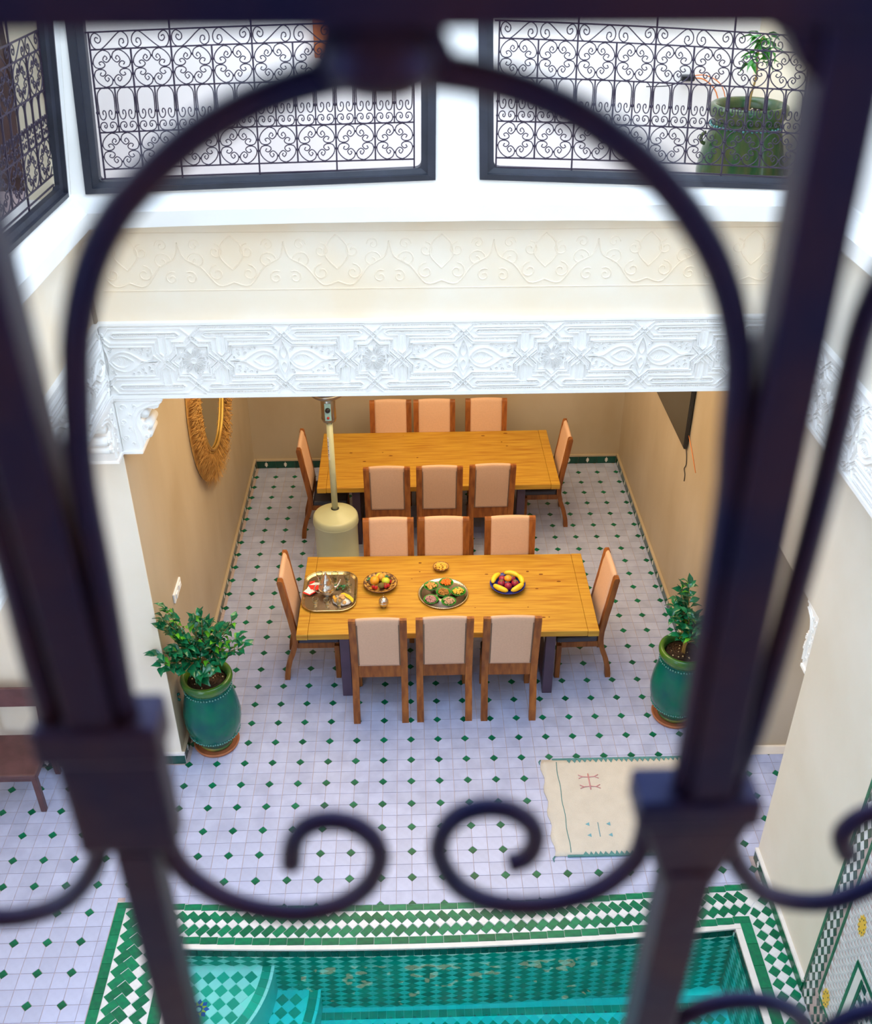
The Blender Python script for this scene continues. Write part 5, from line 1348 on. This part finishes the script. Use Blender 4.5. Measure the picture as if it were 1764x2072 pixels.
snack_bowl(.462, 2.500, 'green bowl of yellow snacks at the right of the round silver tray', 'nut_yellow', 'ball', size=.008, cnt=75)
snack_bowl(.204, 2.388, 'green bowl of mauve sugared nuts, lower left on the round silver tray', 'nut_mauve', 'ball', size=.0085, cnt=100)
snack_bowl(.366, 2.355, 'green bowl of pinkish beige nuts, nearest on the round silver tray', 'nut_beige', 'chip', size=.010, cnt=70)
snack_bowl(.312, 2.905, 'small brown rimmed bowl of crisps at the far edge of the food table', 'nut_yellow', 'chip', r=.075, cnt=80, rim='bowl_brown', body='nut_gold', grp='snack bowl standing alone', z=Z, size=.013)
# blue plate with bananas
BX, BY = .930, 2.600
bp2 = tag(empty('blue_plate', (BX, BY, Z)), 'deep blue ceramic plate ringed with bananas on the right of the food table', 'plate')
dish(bp2, .165, 'ceramic_blue', 'ceramic_blue', h=.045)
for k, (a0, a1) in enumerate(((2.0, 3.25), (.55, 1.75), (3.45, 4.65), (4.85, 6.1), (-.25, .75))):
    P = []; rs = []; n = 10
    for i in range(n + 1):
        t = i / n; a = a0 + (a1 - a0) * t; rr_ = .140 - .006 * math.sin(t * PI) ; P.append((rr_ * math.cos(a), rr_ * math.sin(a), .062 + .008 * math.sin(t * PI))); rs.append(.027 * (math.sin(PI * (.10 + .80 * t)) ** .5) if 0 < i < n else .006)
    b = MB(); b.tube(P, rs, 8); o = b.build('banana', 'fruit_yellow', loc=(BX, BY, Z))
    tag(o, 'yellow banana lying along the %s of the blue plate' % ('left rim', 'far rim', 'near left rim', 'near right rim', 'right rim')[k], 'fruit', 'bananas ringing the blue plate')
    b = MB(); b.ball(P[-1], .006, 6, 4); b.build('tip', 'bowl_brown', o)
fruit('mandarin', 'fruit_orange', BX + .003, BY + .020, Z + .088, .036, 'orange mandarin in the middle of the blue plate', sq=(1, 1, .85))
for k, (x, y) in enumerate(((-.06, -.01), (.068, -.015), (.0, -.055), (-.045, .055), (.045, .055))):
    fruit('plum', 'fruit_crimson', BX + x, BY + y, Z + .052, .036, 'dark red fruit on the blue plate, %s' % ('left of the mandarin', 'right of the mandarin', 'in front of the mandarin', 'behind the mandarin on the left', 'behind the mandarin on the right')[k], leafy='fruit_leaf' if k in (0, 1, 4) else None)

# ================================================================== NEAR WROUGHT IRON BALUSTRADE (out of focus)
YG = -4.49
ng = tag(empty('iron_balustrade', (0.06, YG, 5.4)), 'out of focus dark wrought iron balustrade with arch and scrolls close in front', 'railing')
def I(p, dy=0.0): return (p[0] - .06, dy, p[1] - 5.4)
def rod(pts, nm, r=.0062, k=5, dy=0.0, taper=False):
    Q = catmull(pts, k); rs = [r] * len(Q)
    if taper:
        for i in range(len(Q)): rs[i] = r * min(1, .55 + .45 * min(i, len(Q) - 1 - i) / 6) if taper is True else r
    b = MB(); b.tube([I(p, dy) for p in Q], rs, 10, up=(0, 1, 0)); return b.build(nm, 'near_iron', ng)
PER = .3755
archP = [(-.117, 6.135), (-.1165, 6.1663), (-.1135, 6.235), (-.1115, 6.30), (-.1045, 6.352), (-.0975, 6.385), (-.0850, 6.4165), (-.0712, 6.4375), (-.0605, 6.4485), (-.0472, 6.4605), (-.0296, 6.4732), (-.0074, 6.4844), (.0139, 6.4918), (.0347, 6.4961), (.0560, 6.4985), (.0757, 6.4968), (.0963, 6.4932), (.1174, 6.4865), (.1392, 6.4762), (.1622, 6.4602), (.1795, 6.444), (.1958, 6.4237), (.2067, 6.4048), (.2146, 6.385), (.2210, 6.360), (.2245, 6.32), (.2284, 6.2798), (.2310, 6.19), (.2330, 6.09), (.2335, 6.05)]
rod(archP, 'arch', .0082, 3)
rod([(.262, 6.04), (.2710, 6.10), (.2765, 6.20), (.2785, 6.2788), (.2785, 6.33), (.2790, 6.3867), (.292, 6.425), (.320, 6.458), (.36, 6.478), (.41, 6.495), (.44, 6.4985), (.48, 6.493), (.53, 6.46), (.575, 6.40), (.59, 6.33)], 'arch', .0076, 4, dy=.002)
rod([(-.161, 6.10), (-.1625, 6.17), (-.1605, 6.25), (-.1600, 6.32), (-.165, 6.37), (-.18, 6.42), (-.21, 6.455), (-.26, 6.48), (-.31, 6.495), (-.36, 6.48), (-.42, 6.42), (-.46, 6.33)], 'arch', .0084, 4)
def sqbar(p, q, nm, w, d=None):
    d = d or w; b = MB()
    v = Vector(I(q)) - Vector(I(p)); a = Vector((v.z, 0, -v.x)).normalized() * w / 2; c = Vector((0, d / 2, 0)); A = Vector(I(p)); B2 = Vector(I(q))
    b.hexa([A - a - c, A + a - c, A + a + c, A - a + c], [B2 - a - c, B2 + a - c, B2 + a + c, B2 - a + c]); return b.build(nm, 'near_iron', ng, bevel=.0015)
sqbar((-.1350, 6.10), (-.1360, 6.53), 'post', .0275)
sqbar((.2490, 6.03), (.2420, 6.53), 'post', .0275)
sqbar((.62, 5.2), (.62, 6.53), 'post', .022); sqbar((-.51, 5.2), (-.51, 6.53), 'post', .022)
sqbar((-.129, 6.02), (-.131, 5.34), 'stem', .0255)
sqbar((.2455, 5.99), (.2340, 5.34), 'stem', .031)
sqbar((-2.2, 6.532), (2.9, 6.532), 'top_rail', .034, .04)
sqbar((-2.2, 5.40), (2.9, 5.40), 'bottom_rail', .03)
b = MB(); b.lathe([(.012, -.012), (.021, -.008), (.026, .0), (.024, .010), (.016, .018), (.014, .026)], 20, c=I((.0490, 6.4995))); b.build('bead', 'near_iron', ng)
b = MB(); b.hexa([I((.020, 6.500), -.008), I((.082, 6.500), -.008), I((.074, 6.5165), -.008), I((.026, 6.5165), -.008)], [I((.020, 6.500), .008), I((.082, 6.500), .008), I((.074, 6.5165), .008), I((.026, 6.5165), .008)]); b.build('weld_plate', 'near_iron', ng, bevel=.002)
def gusset(cx, sg):
    P = [(cx, 6.516), (cx + sg * .030, 6.516), (cx + sg * .018, 6.511), (cx + sg * .011, 6.50), (cx, 6.49)]
    b = MB(); b.hexa([I(p, -.008) for p in P], [I(p, .008) for p in P]); b.build('gusset', 'near_iron', ng)
gusset(-.124, 1); gusset(.231, -1); gusset(.251, 1)
def collar(x0, x1, z0, z1, dd=.036):
    b = MB(); b.box(x0 - .06, x1 - .06, -dd / 2, dd / 2, z0 - 5.4, z1 - 5.4); b.build('collar', 'near_iron', ng, bevel=.004, seg=2)
collar(-.1720, -.0955, 6.108, 6.138); collar(-.1630, -.0990, 6.022, 6.108, .028)
collar(.2015, .2830, 6.038, 6.062)
b = MB(); b.hexa([I((.228, 5.968), -.012), I((.264, 5.968), -.012), I((.264, 5.968), .012), I((.228, 5.968), .012)], [I((.2050, 6.040), -.016), I((.2800, 6.040), -.016), I((.2800, 6.040), .016), I((.2050, 6.040), .016)]); b.build('tapered_collar', 'near_iron', ng, bevel=.004)
sR = [(-.110, 6.045), (-.1085, 6.012), (-.1040, 5.992), (-.0946, 5.9745), (-.0764, 5.9546), (-.0533, 5.9420), (-.0254, 5.9368), (.0034, 5.9459), (.0236, 5.9673), (.0324, 5.9937), (.0294, 6.0144), (.0174, 6.0299), (.0010, 6.0355), (-.0152, 6.0301), (-.0250, 6.0139), (-.0285, 5.9908)]
rod(sR, 'scroll', .0074, 4)
sL = [(.2130, 6.035), (.2125, 6.005), (.2082, 5.9846), (.1898, 5.9582), (.1661, 5.944), (.138, 5.9385), (.1093, 5.9445), (.0878, 5.9621), (.0750, 5.9896), (.0740, 6.013), (.0830, 6.0340), (.1, 6.0440), (.1190, 6.0420), (.1345, 6.0283), (.1390, 6.0105), (.1336, 5.9927), (.1219, 5.9862)]
rod(sL, 'scroll', .0074, 4)
rod([(.2735, 6.035), (.2730, 6.005), (.2862, 5.9737), (.3066, 5.9481), (.3326, 5.9360), (.3611, 5.9363), (.3870, 5.9545), (.4060, 5.975), (.413, 5.998), (.405, 6.022), (.385, 6.036), (.3655, 6.0304), (.3546, 6.0208), (.3505, 6.0057), (.3588, 5.9871)], 'scroll', .0074, 4)
rod([(-.1560, 6.045), (-.1562, 6.0109), (-.1703, 5.9801), (-.1904, 5.9564), (-.2139, 5.9440), (-.2391, 5.9397), (-.27, 5.948), (-.29, 5.975)], 'scroll', .0074, 4)
rod([(.2370, 5.745), (.2619, 5.7807), (.2864, 5.8035), (.3128, 5.8112), (.3414, 5.8060), (.3650, 5.7860), (.372, 5.76), (.36, 5.735), (.335, 5.73)], 'scroll', .0074, 4)
rod([(.385, 5.735), (.392, 5.765), (.408, 5.785), (.4222, 5.792), (.45, 5.80), (.48, 5.79)], 'scroll', .0074, 4)
print('objects', len(bpy.data.objects))
